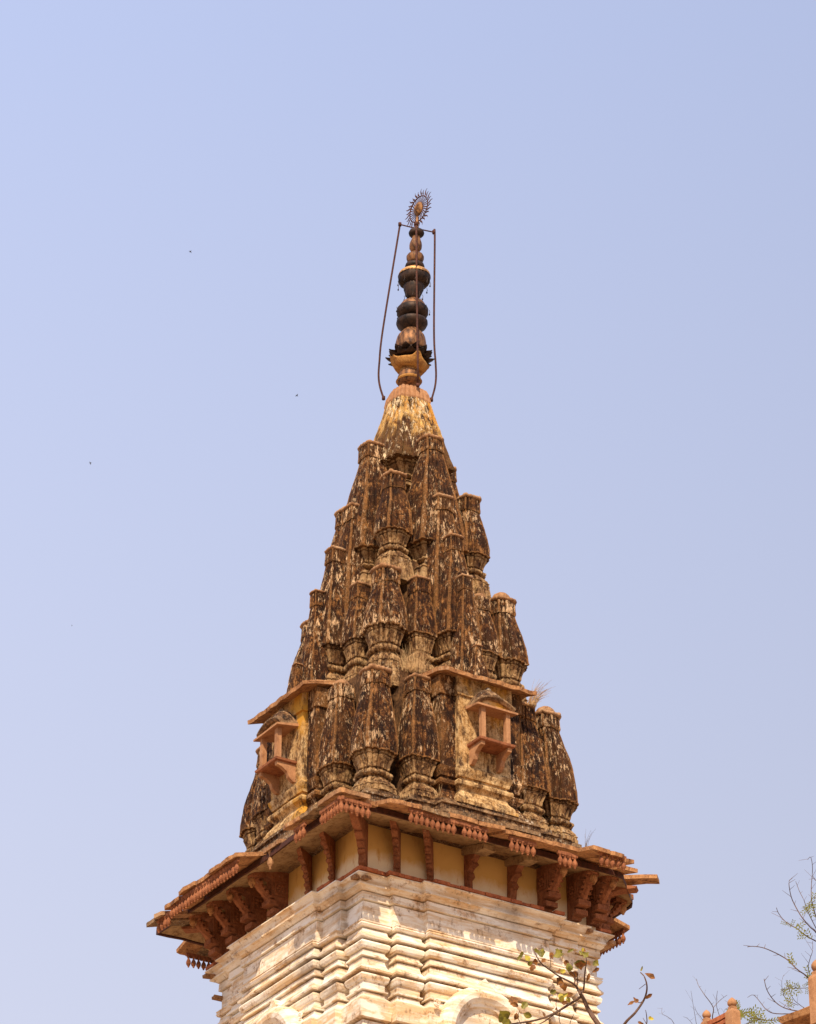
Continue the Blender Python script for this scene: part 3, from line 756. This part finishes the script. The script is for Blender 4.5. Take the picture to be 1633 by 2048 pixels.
fin('top_disc', [(476,8),(473,14),(469,16),(466,14),(463,9),(461,5)], 'tarnished_metal', finial, 30, jag={1:.012, 2:.012})
# small chain charms hanging from the pots
for y, hw, cnt in ((572,31,9),(596,17,8),(626,32,9)):
    for i in range(cnt):
        bm = bmesh.new(); a = 2*math.pi*(i+.3*random.random())/cnt; z = py(y); dx, dy = lean(z); r = hw/122+.012
        x0, y0 = dx+r*math.cos(a), dy+r*math.sin(a)
        tube(bm, [(x0, y0, z+.02), (x0+.01, y0, z-.02), (x0, y0+.008, z-.055)], .005, 4)
        lathe(bm, [(z-.085,.004),(z-.075,.013),(z-.06,.013),(z-.05,.004)], (x0, y0), 6)
        link('chain_charm', bm, 'tarnished_metal', finial)
# guard rods and crossbar
zt, zb = py(461), py(788)
tx, ty = lean(zt)
def vw(a, b, z): # view-plane offsets: a right, b away
    return Vector((a*math.cos(AL)+b*math.sin(AL), -a*math.sin(AL)+b*math.cos(AL), z))
top = Vector((tx, ty, 0))
def rod(pts, name='guard_rod'):
    bm = bmesh.new(); tube(bm, pts, .0165, 8)
    for p in (pts[0], pts[-1]): tube(bm, [p-Vector((0,0,.03)), p+Vector((0,0,.03))], .028, 8)
    return link(name, bm, 'rusty_iron', finial, 0, True)
e1 = top+vw(-.275,-.06,zt+.045); e2 = top+vw(.285,.05,zt-.035)
def smooth_path(P, n=8):
    out = []
    for i in range(len(P)-1):
        p0 = P[max(i-1,0)]; p1 = P[i]; p2 = P[i+1]; p3 = P[min(i+2, len(P)-1)]
        for j in range(n):
            t = j/n; out.append(.5*((2*p1)+(p2-p0)*t+(2*p0-5*p1+4*p2-p3)*t*t+(3*p1-p0-3*p2+p3)*t**3))
    return out+[P[-1]]
rod(smooth_path([e1, top+vw(-.30,-.05,zt-.15), vw(-.40,0,34.2), vw(-.455,.05,33.6), vw(-.465,.08,33.35), vw(-.44,.08,33.15), vw(-.385,.08,32.95)]))
rod(smooth_path([e2, top+vw(.30,.05,zt-.15), vw(.43,.05,34.2), vw(.455,.08,33.6), vw(.46,.08,33.35), vw(.44,.08,33.15), vw(.385,.08,32.92)]))
rod([top+vw(-.005,-.13,zt+.01), vw(.15,-.30,34.8), vw(.16,-.40,33.6), vw(.165,-.40,33.2), vw(.165,-.30,32.96)])
rod([top+vw(.0,.13,zt+.01), vw(.0,.25,34.8), vw(-.02,.30,33.4), vw(-.02,.30,32.98)])
bm = bmesh.new(); tube(bm, [e1, top+vw(0,-.02,zt-.01), e2], .011, 6); tube(bm, [top+vw(-.005,-.13,zt+.01), top+vw(0,.13,zt+.01)], .011, 6)
link('crossbar', bm, 'rusty_iron', finial)
# sun emblem: a disc of wavy rays standing in the plane of the tower's long axis
zs = py(421); lx, ly_ = lean(zs); sc = Vector((lx+LX*.02, ly_+LY*.02, zs))
U = vw(.62,-.78,0).normalized(); W = Vector((0,0,1)); NN = U.cross(W)
if NN.dot(CAM-sc) < 0: NN = -NN
def sp(r, a, h=0): return sc+U*(r*math.cos(a))+W*(r*math.sin(a))+NN*h
bm = bmesh.new(); rg = [sp(.235, 2*math.pi*i/48) for i in range(48)]
n = 48; V = []
for i, p in enumerate(rg):
    rd = (p-sc).normalized(); V.append([bm.verts.new(p+rd*.010*math.cos(b*math.pi/3)+NN*.010*math.sin(b*math.pi/3)) for b in range(6)])
for i in range(n):
    for j in range(6): bm.faces.new((V[i][j], V[(i+1)%n][j], V[(i+1)%n][(j+1)%6], V[i][(j+1)%6]))
emb = link('sun_emblem', bm, 'rusty_iron', tower)
for i in range(28):
    a = 2*math.pi*i/28; bm = bmesh.new(); rs = []
    L = .37 if i % 2 == 0 else .34
    for q in range(15):
        u = q/14; r = .10+(L-.10)*u; aa = a+.075*math.sin(u*9)*(1-u*.3)
        wd = .0115 if r < .26 else .022*(1-(r-.26)/(L-.26))+.002
        pass
        c = sp(r, aa); rd = (c-sc).normalized(); tn = NN.cross(rd)
        rs.append([c+tn*wd, c+NN*.004, c-tn*wd, c-NN*.004])
    rings(bm, rs); link('ray', bm, 'rusty_iron', emb)
bm = bmesh.new(); rs = []
for q in range(9):
    b = q/8*math.pi/2; r = .105*math.cos(b)+.001
    rs.append([sp(r*(1 if True else 1)*math.hypot(math.cos(a*math.pi/12), 1.25*math.sin(a*math.pi/12)), a*math.pi/12, .055*math.sin(b)) for a in range(24)])
rings(bm, rs); face = link('sun_face', bm, 'gold', emb, .002, True)
bm = bmesh.new()                                     # nose, brow, eyes, lips in relief
for cx_, cz_, wx, wz, hh in ((0,.0,.014,.045,.05),(-.035,.03,.024,.009,.02),(.035,.03,.024,.009,.02),(0,-.062,.030,.010,.02),(-.03,.052,.03,.007,.016),(.03,.052,.03,.007,.016)):
    rs = []
    for q in range(5):
        b = q/4*math.pi/2
        rs.append([sc+U*(cx_+wx*math.cos(b)*math.cos(a*math.pi/5))+W*(cz_+wz*math.cos(b)*math.sin(a*math.pi/5))+NN*(.04+hh*math.sin(b)) for a in range(10)])
    rings(bm, rs)
link('face_relief', bm, 'gold', emb, 0, True)

# ------------------------------------------------------------ helper: point on the sight line through a spot of the photograph at a given range
FWD = Vector((math.sin(AL)*math.cos(PITCH), math.cos(AL)*math.cos(PITCH), math.sin(PITCH)))
RT = Vector((math.cos(AL), -math.sin(AL), 0)); UP = RT.cross(FWD)
def at(x, y, dist): return CAM+(FWD+RT*((x-815)/F)+UP*((1024-y)/F))*dist

# ------------------------------------------------------------ grass growing on the tower
def tuft(label, base, n, h, spread, name='dry_grass', mat='straw', lean_=Vector((0,0,0)), group=None, w0=.0035):
    bm = bmesh.new()
    for i in range(n):
        a = random.uniform(0, 2*math.pi); r = spread*random.random()**.7
        b = Vector((math.cos(a)*r*.8, math.sin(a)*r*.8, 0)); d = Vector((math.cos(a+random.uniform(-1,1)), math.sin(a+random.uniform(-1,1)), 0))*random.uniform(.05,.5)+lean_
        hh = h*random.uniform(.35,1); P = [base+b]
        for q in range(1, 6):
            u = q/5; P.append(base+b+d*hh*u*u+Vector((0,0,hh*(u-.25*u*u*d.length))))
        tube(bm, P, w0, 3, .0012)
    o = link(name, bm, mat); tag(o, label, 'grass tuft', group or 'dry grass growing on the tower'); return o
cG = Vector((-.72,-1.32,27.12))
tuft('largest tuft of dry straw grass, in the hollow right of the middle near-corner turret', Vector((-.84,-1.50,27.08)), 190, .42, .24)
tuft('dry straw grass spraying out past the end of the right canopy slab', Vector((.98,-1.95,26.82)), 90, .42, .10, lean_=Vector((.5,-.2,.1)))
tuft('few thin upright straw blades between the two turret feet left of the right niche', Vector((-.78,-2.08,24.78)), 9, .34, .05)
tuft('small matted straw clump on the ledge just right of the near-corner turret foot', Vector((-1.27,-1.95,24.74)), 60, .13, .10)
tuft('sparse dry straw at the foot of the right face turrets beside the canopy', Vector((.62,-1.60,26.98)), 40, .25, .12)
t_ = tuft('leafless grey weed standing on the ledge below the far right turret', Vector((1.95,-1.88,24.7)), 9, .42, .04, 'dry_weed', 'dry_twig', Vector((.25,-.1,0)), w0=.004)

# ------------------------------------------------------------ trees
def leaf(bm, c, size, n, roll, fold=.25, el=1.0, curl=.2):
    n = n.normalized(); t = n.cross(Vector((.3,.2,1))).normalized(); b = n.cross(t)
    d = (t*math.cos(roll)+b*math.sin(roll)); s = n.cross(d)
    prof = ((0,.03),(.12,.34),(.3,.52),(.5,.50),(.7,.36),(.87,.16),(1,.01))
    rows = []
    for u, w_ in prof:
        w2 = w_*size*.85/el*random.uniform(.55,1.25); ctr = c+d*size*el*(u-.1)+n*curl*size*math.sin(u*3)
        rows.append((bm.verts.new(ctr-s*w2+n*fold*w2), bm.verts.new(ctr), bm.verts.new(ctr+s*w2+n*fold*w2*.7)))
    for a, b_ in zip(rows, rows[1:]):
        bm.faces.new((a[0], a[1], b_[1], b_[0])); bm.faces.new((a[1], a[2], b_[2], b_[1]))
def branch_pts(P, dist, dj=0, slope=0):
    out = []
    for i, (x, y) in enumerate(P): out.append(at(x, y, dist+slope*i+dj*math.sin(i*1.7)))
    return smooth_path(out, 4)
# leafy tree in front of the base
D1 = 30.0
t1 = empty('leafy_tree', at(1210, 2048, D1)*1.0, 'thin tree with sparse green, yellow and brown leaves crossing the white base', 'tree')
root = at(1235, 2300, D1); t1.location = (root.x, root.y, 0)
bm = bmesh.new()
g = Vector((root.x, root.y, 0))
tube(bm, smooth_path([g, g+Vector((.3,.1,4)), g+Vector((-.1,.2,8)), root], 6), .16, 10, .035)
tr = link('trunk', bm, 'bark'); reparent(tr, t1)
main = [(1235,2300),(1225,2160),(1208,2070),(1196,2048),(1179,2023),(1167,1998),(1159,1985)]
bl = [(main, .030, .013), ([(1159,1985),(1154,1975),(1146,1967),(1133,1960),(1117,1952),(1100,1940),(1083,1927),(1073,1912),(1067,1899)], .010, .004),
      ([(1159,1985),(1167,1979),(1170,1944),(1173,1919),(1166,1904)], .009, .0035), ([(1154,1973),(1155,1958),(1154,1944)], .006, .003),
      ([(1149,1969),(1150,1952),(1144,1944),(1133,1938)], .006, .003),
      ([(1161,1994),(1125,2017),(1104,2029),(1073,2040),(1031,2047),(1005,2050)], .011, .006), ([(1113,2025),(1090,2042),(1075,2050)], .006, .004),
      ([(1225,2160),(1235,2080),(1249,2048),(1269,2027),(1283,2008),(1291,1992),(1294,1973),(1289,1954),(1281,1945)], .014, .004),
      ([(1291,1992),(1282,2005),(1270,2003),(1262,2006)], .004, .002), ([(1291,1968),(1278,1978)], .003, .002),
      ([(1280,2060),(1293,2048),(1293,2030),(1291,2020)], .006, .002), ([(1293,2048),(1286,2036)], .003, .002),
      ([(1121,2020),(1118,2035),(1121,2050)], .004, .003), ([(1139,2060),(1141,2043),(1148,2028)], .004, .002), ([(1100,1940),(1101,1925),(1102,1910)], .003, .002),
      ([(1115,2030),(1112,2010),(1114,1995),(1116,1985)], .003, .0015), ([(1046,2055),(1036,2035),(1040,2020)], .004, .002)]
for i, (P, r0, r1) in enumerate(bl):
    bm = bmesh.new(); tube(bm, branch_pts(P, D1, .05), r0, 7, r1); o = link('branch', bm, 'bark'); reparent(o, t1)
G, Y_, B_ = 'leaf_green', 'leaf_yellow', 'leaf_brown'
lv = [(1045,1905,G,.075,.5),(1058,1921,Y_,.07,1),(1057,1930,G,.06,1),(1062,1940,B_,.08,1),(1075,1923,B_,.06,1),(1089,1904,G,.08,1),(1090,1918,B_,.05,1),(1102,1906,B_,.045,.8),
      (1117,1914,G,.085,1),(1121,1909,G,.07,1),(1130,1922,B_,.06,1),(1136,1928,G,.075,1),(1152,1929,B_,.09,1),(1157,1926,G,.07,1),(1165,1930,G,.085,1),(1175,1912,G,.07,1),
      (1188,1923,G,.07,1),(1197,1937,B_,.06,.6),(1178,1948,B_,.075,.6),(1155,1950,B_,.075,.8),(1130,1941,Y_,.075,1),(1123,1942,B_,.06,1),(1121,1957,B_,.085,1),(1127,1967,B_,.09,1),(1117,1968,B_,.06,1),
      (1111,1982,G,.055,1),(1120,1989,Y_,.09,.8),(1122,1994,Y_,.07,1),(1132,1991,B_,.06,.7),(1125,2007,B_,.06,.8),(1139,2004,Y_,.05,.8),(1112,2016,B_,.03,1),
      (1030,2008,B_,.10,1.2),(1035,2012,B_,.09,1.2),(1045,2016,G,.085,1),(1033,2027,B_,.06,1),(1062,2033,G,.06,.7),(1012,2040,G,.12,1.1),(1005,2045,G,.1,1),
      (1308,1956,B_,.06,.5),(1292,1996,B_,.055,.6),(1275,2004,B_,.055,.8),(1267,2003,B_,.045,.6),(1298,2035,Y_,.045,1),(1277,2044,B_,.045,.6),(1282,1941,G,.03,.6),(1068,1899,G,.05,.6),
      (1165,1896,Y_,.04,.7),(1171,1902,B_,.05,.7),(1147,1899,G,.05,.5),(1163,1909,G,.05,.8),(1180,1930,B_,.06,.8),(1086,2025,B_,.04,.5)]
for x, y, mt, sz, wid in lv:
    c = at(x, y, D1+random.uniform(-.15,.15)); bm = bmesh.new()
    sz *= random.uniform(.75, 1.1); nn = (CAM-c).normalized()+Vector((random.uniform(-.5,.5), random.uniform(-.5,.5), random.uniform(-.2,.6)))
    leaf(bm, c, sz, nn, random.uniform(0,6.28), random.uniform(.05,.4), 1.0+(1-min(wid,1))*.8, random.uniform(-.3,.3))
    o = link('leaf', bm, mt); reparent(o, t1)

def zz(P, ox=1240, oy=1700, s=4.155): return [(ox+x/s, oy+y/s) for x, y in P]
def twig_tree(label, cat, dist, trunk_px, branches, leafspots, bmat, lw, group=None, name='thorn_tree'):
    rt = at(*trunk_px, dist); t = empty(name, (rt.x, rt.y, 0), label, cat, group)
    bm = bmesh.new(); g = Vector((rt.x, rt.y, 0))
    tube(bm, smooth_path([g, g+Vector((.4,.3,rt.z*.35)), g+Vector((-.2,.3,rt.z*.7)), rt], 6), .2, 10, .05); o = link('trunk', bm, 'bark'); reparent(o, t)
    for P, r0, r1 in branches:
        bm = bmesh.new(); pts = branch_pts(P, dist, .2)
        tube(bm, pts, r0*.72, 5, r1*.8)
        for i in range(3, len(pts)-1, 3):             # thorn-like side twigs
            d = (pts[i+1]-pts[i]).normalized(); sd = (RT if random.random() < .5 else -RT)+UP*random.uniform(-.5,1)
            L = random.uniform(.03,.09)*lw
            tube(bm, [pts[i], pts[i]+(sd*.8+d)*L], r1*.8, 3, r1*.4)
        o = link('branch', bm, bmat); reparent(o, t)
    if leafspots:
        bm = bmesh.new()
        for (x, y, rx, ry, cnt) in leafspots:
            for _ in range(cnt):
                c = at(x+random.gauss(0, rx), y+random.gauss(0, ry), dist+random.uniform(-.3,.3)); a = random.uniform(0, 6.28)
                d = RT*math.cos(a)+UP*math.sin(a); L = random.uniform(.05,.10)*lw; s = (RT*-math.sin(a)+UP*math.cos(a))
                for q in range(4):                     # feather leaf: pairs of leaflets
                    for sg in (-1, 1):
                        b0 = c+d*L*(q/4); e = b0+(s*sg*.6+d*.5)*L*.45; v = [bm.verts.new(b0), bm.verts.new((b0+e)/2+d*L*.09), bm.verts.new(e), bm.verts.new((b0+e)/2-d*L*.07)]
                        bm.faces.new(v)
        o = link('crown', bm, 'leaflet_green'); reparent(o, t); o['kind'] = 'stuff'
    return t
D2 = 42.
br = [(zz([(1760,860),(1633,690),(1580,640),(1520,570),(1470,490),(1430,410),(1410,330),(1405,260),(1430,235)]), .012,.004),
      (zz([(1680,760),(1633,660),(1560,510),(1530,420),(1490,340),(1460,260)]), .008,.003),
      (zz([(1700,760),(1633,570),(1600,450),(1590,390),(1590,300),(1600,150),(1585,60),(1560,80)]), .010,.003),
      (zz([(1820,860),(1633,760),(1540,710),(1480,660),(1380,600),(1320,530),(1300,480)]), .011,.004),
      (zz([(1750,1250),(1600,1100),(1540,1040),(1470,990),(1400,920),(1340,880),(1260,840),(1180,810),(1100,800),(1060,805)]), .012,.005),
      (zz([(1600,1100),(1565,990),(1580,900),(1600,840),(1600,760)]), .007,.003),
      (zz([(1780,1290),(1633,1310),(1540,1340),(1430,1330),(1340,1300),(1270,1240),(1220,1160),(1197,1070)]), .012,.005),
      (zz([(1700,1370),(1520,1360),(1300,1360),(1220,1330),(1170,1270),(1110,1205),(1060,1225)]), .010,.003),
      (zz([(1540,1320),(1450,1250),(1410,1170),(1380,1080)]), .006,.003), (zz([(1720,1100),(1600,1140),(1470,1150),(1400,1150),(1340,1165)]), .006,.003),
      (zz([(1480,1290),(1380,1240),(1350,1160),(1345,1090),(1360,1040)]), .005,.002),
      (zz([(1560,1430),(1380,1410),(1230,1415),(1130,1400),(1030,1360),(970,1310)]), .008,.004),(zz([(1260,1415),(1130,1415),(1050,1446)]), .006,.004),
      (zz([(1633,400),(1600,400),(1560,470),(1540,500)]), .006,.004),(zz([(1700,330),(1633,260),(1605,220)]), .006,.003)]
def run_leaves(P, cnt, r, per):
    out = []
    for i in range(cnt):
        u = i/(cnt-1)*(len(P)-1); a = min(int(u), len(P)-2); t = u-a
        out.append((P[a][0]+(P[a+1][0]-P[a][0])*t, P[a][1]+(P[a+1][1]-P[a][1])*t, r, r, per))
    return out
ls = run_leaves(zz([(1385,600),(1440,640),(1520,680),(1580,730)]), 8, 2.0, 4)+run_leaves(zz([(1545,495),(1600,440)]), 4, 1.6, 5)+run_leaves(zz([(970,1310),(1030,1365),(1130,1400),(1230,1430)]), 12, 3.2, 9) \
    + run_leaves(zz([(1345,1165),(1420,1150),(1500,1150),(1600,1140)]), 8, 2.6, 5)+run_leaves(zz([(1585,1050),(1600,1150)]), 4, 2.5, 6)+run_leaves(zz([(1430,945),(1460,960)]), 2, 1.2, 3)+run_leaves(zz([(1380,1270),(1420,1300),(1450,1250)]), 3, 2.2, 4)
twig_tree('thorny tree with feathery green leaflets leaning in from the right edge', 'tree', D2, (1800,1500), br, [(x, y, rx, ry, max(1, int(c*.4))) for x, y, rx, ry, c in ls], 'bark', 1.35)
br = [(zz([(790,1700),(768,1410),(775,1310),(700,1200),(650,1120),(636,1070)]), .012,.003), (zz([(775,1310),(830,1250),(890,1205)]), .006,.003),
      (zz([(860,1500),(830,1390),(800,1280),(810,1170)]), .007,.003), (zz([(660,1600),(635,1446),(610,1300),(590,1170)]), .006,.002), (zz([(740,1560),(690,1420),(640,1350),(620,1300)]), .006,.002),
      (zz([(560,1700),(450,1446),(400,1390),(350,1360),(350,1310)]), .006,.002), (zz([(640,1540),(600,1446),(560,1400),(525,1385)]), .005,.002), (zz([(850,1400),(870,1330),(900,1310)]), .005,.002)]
twig_tree('bare leafless grey twiggy tree behind the two ball topped stone posts', 'tree', 48., (1430,2350), br, None, 'dry_twig', 1.2, name='bare_tree')

# ------------------------------------------------------------ neighbouring red sandstone roof with ball-topped posts
def post(name, parent, c, w, h, bz, ux, uy):
    bm = bmesh.new(); hw = w/2
    def rect(s, z): return [c+ux*a*s+uy*b*s+Vector((0,0,z)) for a, b in ((-hw,-hw),(hw,-hw),(hw,hw),(-hw,hw))]
    rings(bm, [rect(1.0,-h), rect(1.0,-.07), rect(.9,-.05), rect(.75,-.035), rect(.6,-.03), rect(.6,0)])
    # sunk niche frame
    for sg in (-1, 1):
        o = c+ux*hw*1.01*0
    p = link(name, bm, 'pink_stone', None, .002); reparent(p, parent)
    bm = bmesh.new(); r = hw*.88
    lathe(bm, [(c.z, r*.55), (c.z+r*.12, r*.6), (c.z+r*.2, r*.75), (c.z+r*.6, r*1.0), (c.z+r*1.1, r*.98), (c.z+r*1.6, r*.7), (c.z+r*1.95, r*.3), (c.z+r*2.15, r*.1)], (c.x, c.y), 24, 12, .03)
    b = link('ball_finial', bm, 'pink_stone', None, 0, True); b.parent = p
    return p
c1 = at(1413.5,2037,40.33); c2 = at(1464.5,2014,40.0)
nb = empty('roof_railing', (c1.x, c1.y, 0), 'red sandstone roof railing with two ball topped posts at the bottom right', 'railing')
ux = (c2-c1); ux.z = 0; ux.normalize(); uy = Vector((-ux.y, ux.x, 0))
print('posts', c1.z, c2.z)
post('railing_post', nb, c1, .105, 3.0, 0, ux, uy); post('railing_post', nb, c2, .115, 3.0, 0, ux, uy)
bm = bmesh.new()
def seg(a, b, z0, z1, th, n=8):
    rings(bm, [[a+(b-a)*(i/n)+uy*s*th+Vector((0,0,z)) for s, z in ((-1,z0),(1,z0),(1,z1),(-1,z1))] for i in range(n+1)])
a, b = c1+ux*.05, c2-ux*.05
a.z = b.z = (c1.z+c2.z)/2
seg(a, b, -.10, -.05, .035); seg(a, b, -.16, -.115, .03)
L = (b-a).length
for i in range(int(L/.06)):
    q = a+ux*(.03+i*.06); seg(q, q+ux*.03, -.36, -.16, .02, 1)
seg(a, b, -.9, -.36, .045)
o = link('railing_panel', bm, 'brick_red', None, .003); reparent(o, nb)
bm = bmesh.new(); base = c1.z-.9
wc = (a+b)/2
rings(bm, [[Vector((wc.x, wc.y, z))+ux*s*2.2+uy*q for s, q in ((-.45,-.08),(.45,-.08),(.45,.08),(-.45,.08))] for z in (0, base*.5, base)])
o = link('wall', bm, 'red_sandstone'); reparent(o, nb)
c3 = at(1636,1943,32.)
pv = empty('stone_pavilion', (c3.x, c3.y, 0), 'red stone pavilion roof corner with a tall fluted post at the right edge', 'pavilion')
ux = (RT*.7+Vector((FWD.x, FWD.y, 0)).normalized()*-.71).normalized(); uy = Vector((-ux.y, ux.x, 0))
p3 = post('railing_post', pv, c3, .125, .48, 0, ux, uy)
cn = at(1562,2040,32.2); zc3 = at(1562,2040,32.2).z+.07
bm = bmesh.new()
def rect3(c, a0, a1, b0, b1, z): return [Vector((c.x, c.y, 0))+ux*x+uy*y+Vector((0,0,z)) for x, y in ((a0,b0),(a1,b0),(a1,b1),(a0,b1))]
rings(bm, [rect3(cn, 0,2.6,0,2.6,zc3-.10), rect3(cn, -.02,2.6,-.02,2.6,zc3-.05), rect3(cn, .02,2.6,.02,2.6,zc3-.04), rect3(cn, .35,2.3,.35,2.3,zc3+.16), rect3(cn, .5,2.1,.5,2.1,zc3+.2)])
o = link('roof', bm, 'slab_sandstone', None, .006); reparent(o, pv)
for sx, sy in ((.3,.3),(2.3,.3),(.3,2.3),(2.3,2.3)):
    bm = bmesh.new(); rings(bm, [rect3(cn, sx-.1, sx+.1, sy-.1, sy+.1, z) for z in (0, zc3*.5, zc3-.1)]); o = link('column', bm, 'red_sandstone'); reparent(o, pv)

# ------------------------------------------------------------ birds far up
for (x, y, rot, lab) in ((381,503,.9,'tiny dark bird highest in the sky, far left of the finial'), (594,791,-.8,'tiny dark bird left of the spire neck, level with the capstone'),
                         (181,926,.5,'tiny dark bird near the left edge level with the upper turrets'), (144,1251,.2,'faintest tiny bird near the left edge, lowest of the four')):
    sz = .13 if y != 1251 else .06
    c = at(x, y, 300.); bm = bmesh.new(); d = (RT*math.cos(rot)+UP*math.sin(rot)); sd = (UP*math.cos(rot)-RT*math.sin(rot))*.6+FWD*.7
    rs = []
    for u, r in ((-1,.02),(-.8,.10),(-.4,.2),(0,.26),(.5,.2),(.8,.14),(1,.03)):
        rs.append([c+d*sz*u+(RT*math.cos(a*math.pi/4)+FWD*math.sin(a*math.pi/4))*sz*r*.8 for a in range(8)])
    rings(bm, rs); bb = link('bird', bm, 'bird_black'); tag(bb, lab, 'bird', 'distant birds in the sky')
    for sg in (-1, 1):
        bm = bmesh.new(); rs = []
        for u, cw in ((0,.35),(.5,.3),(1,.22),(1.6,.03)):
            q = c+sd*sg*sz*u*1.2-d*sz*.2*u*u
            rs.append([q+d*sz*cw, q+Vector((0,0,.01)), q-d*sz*cw, q-Vector((0,0,.01))])
        rings(bm, rs); link('wing', bm, 'bird_black', bb)

# ------------------------------------------------------------ ground
bm = bmesh.new(); n = 40; S = 2500
V = [[bm.verts.new((-S+2*S*i/n, -S+2*S*j/n, 0)) for j in range(n+1)] for i in range(n+1)]
for i in range(n):
    for j in range(n): bm.faces.new((V[i][j], V[i+1][j], V[i+1][j+1], V[i][j+1]))
g = link('ground', bm, 'ground_sand'); tag(g, kind='structure')
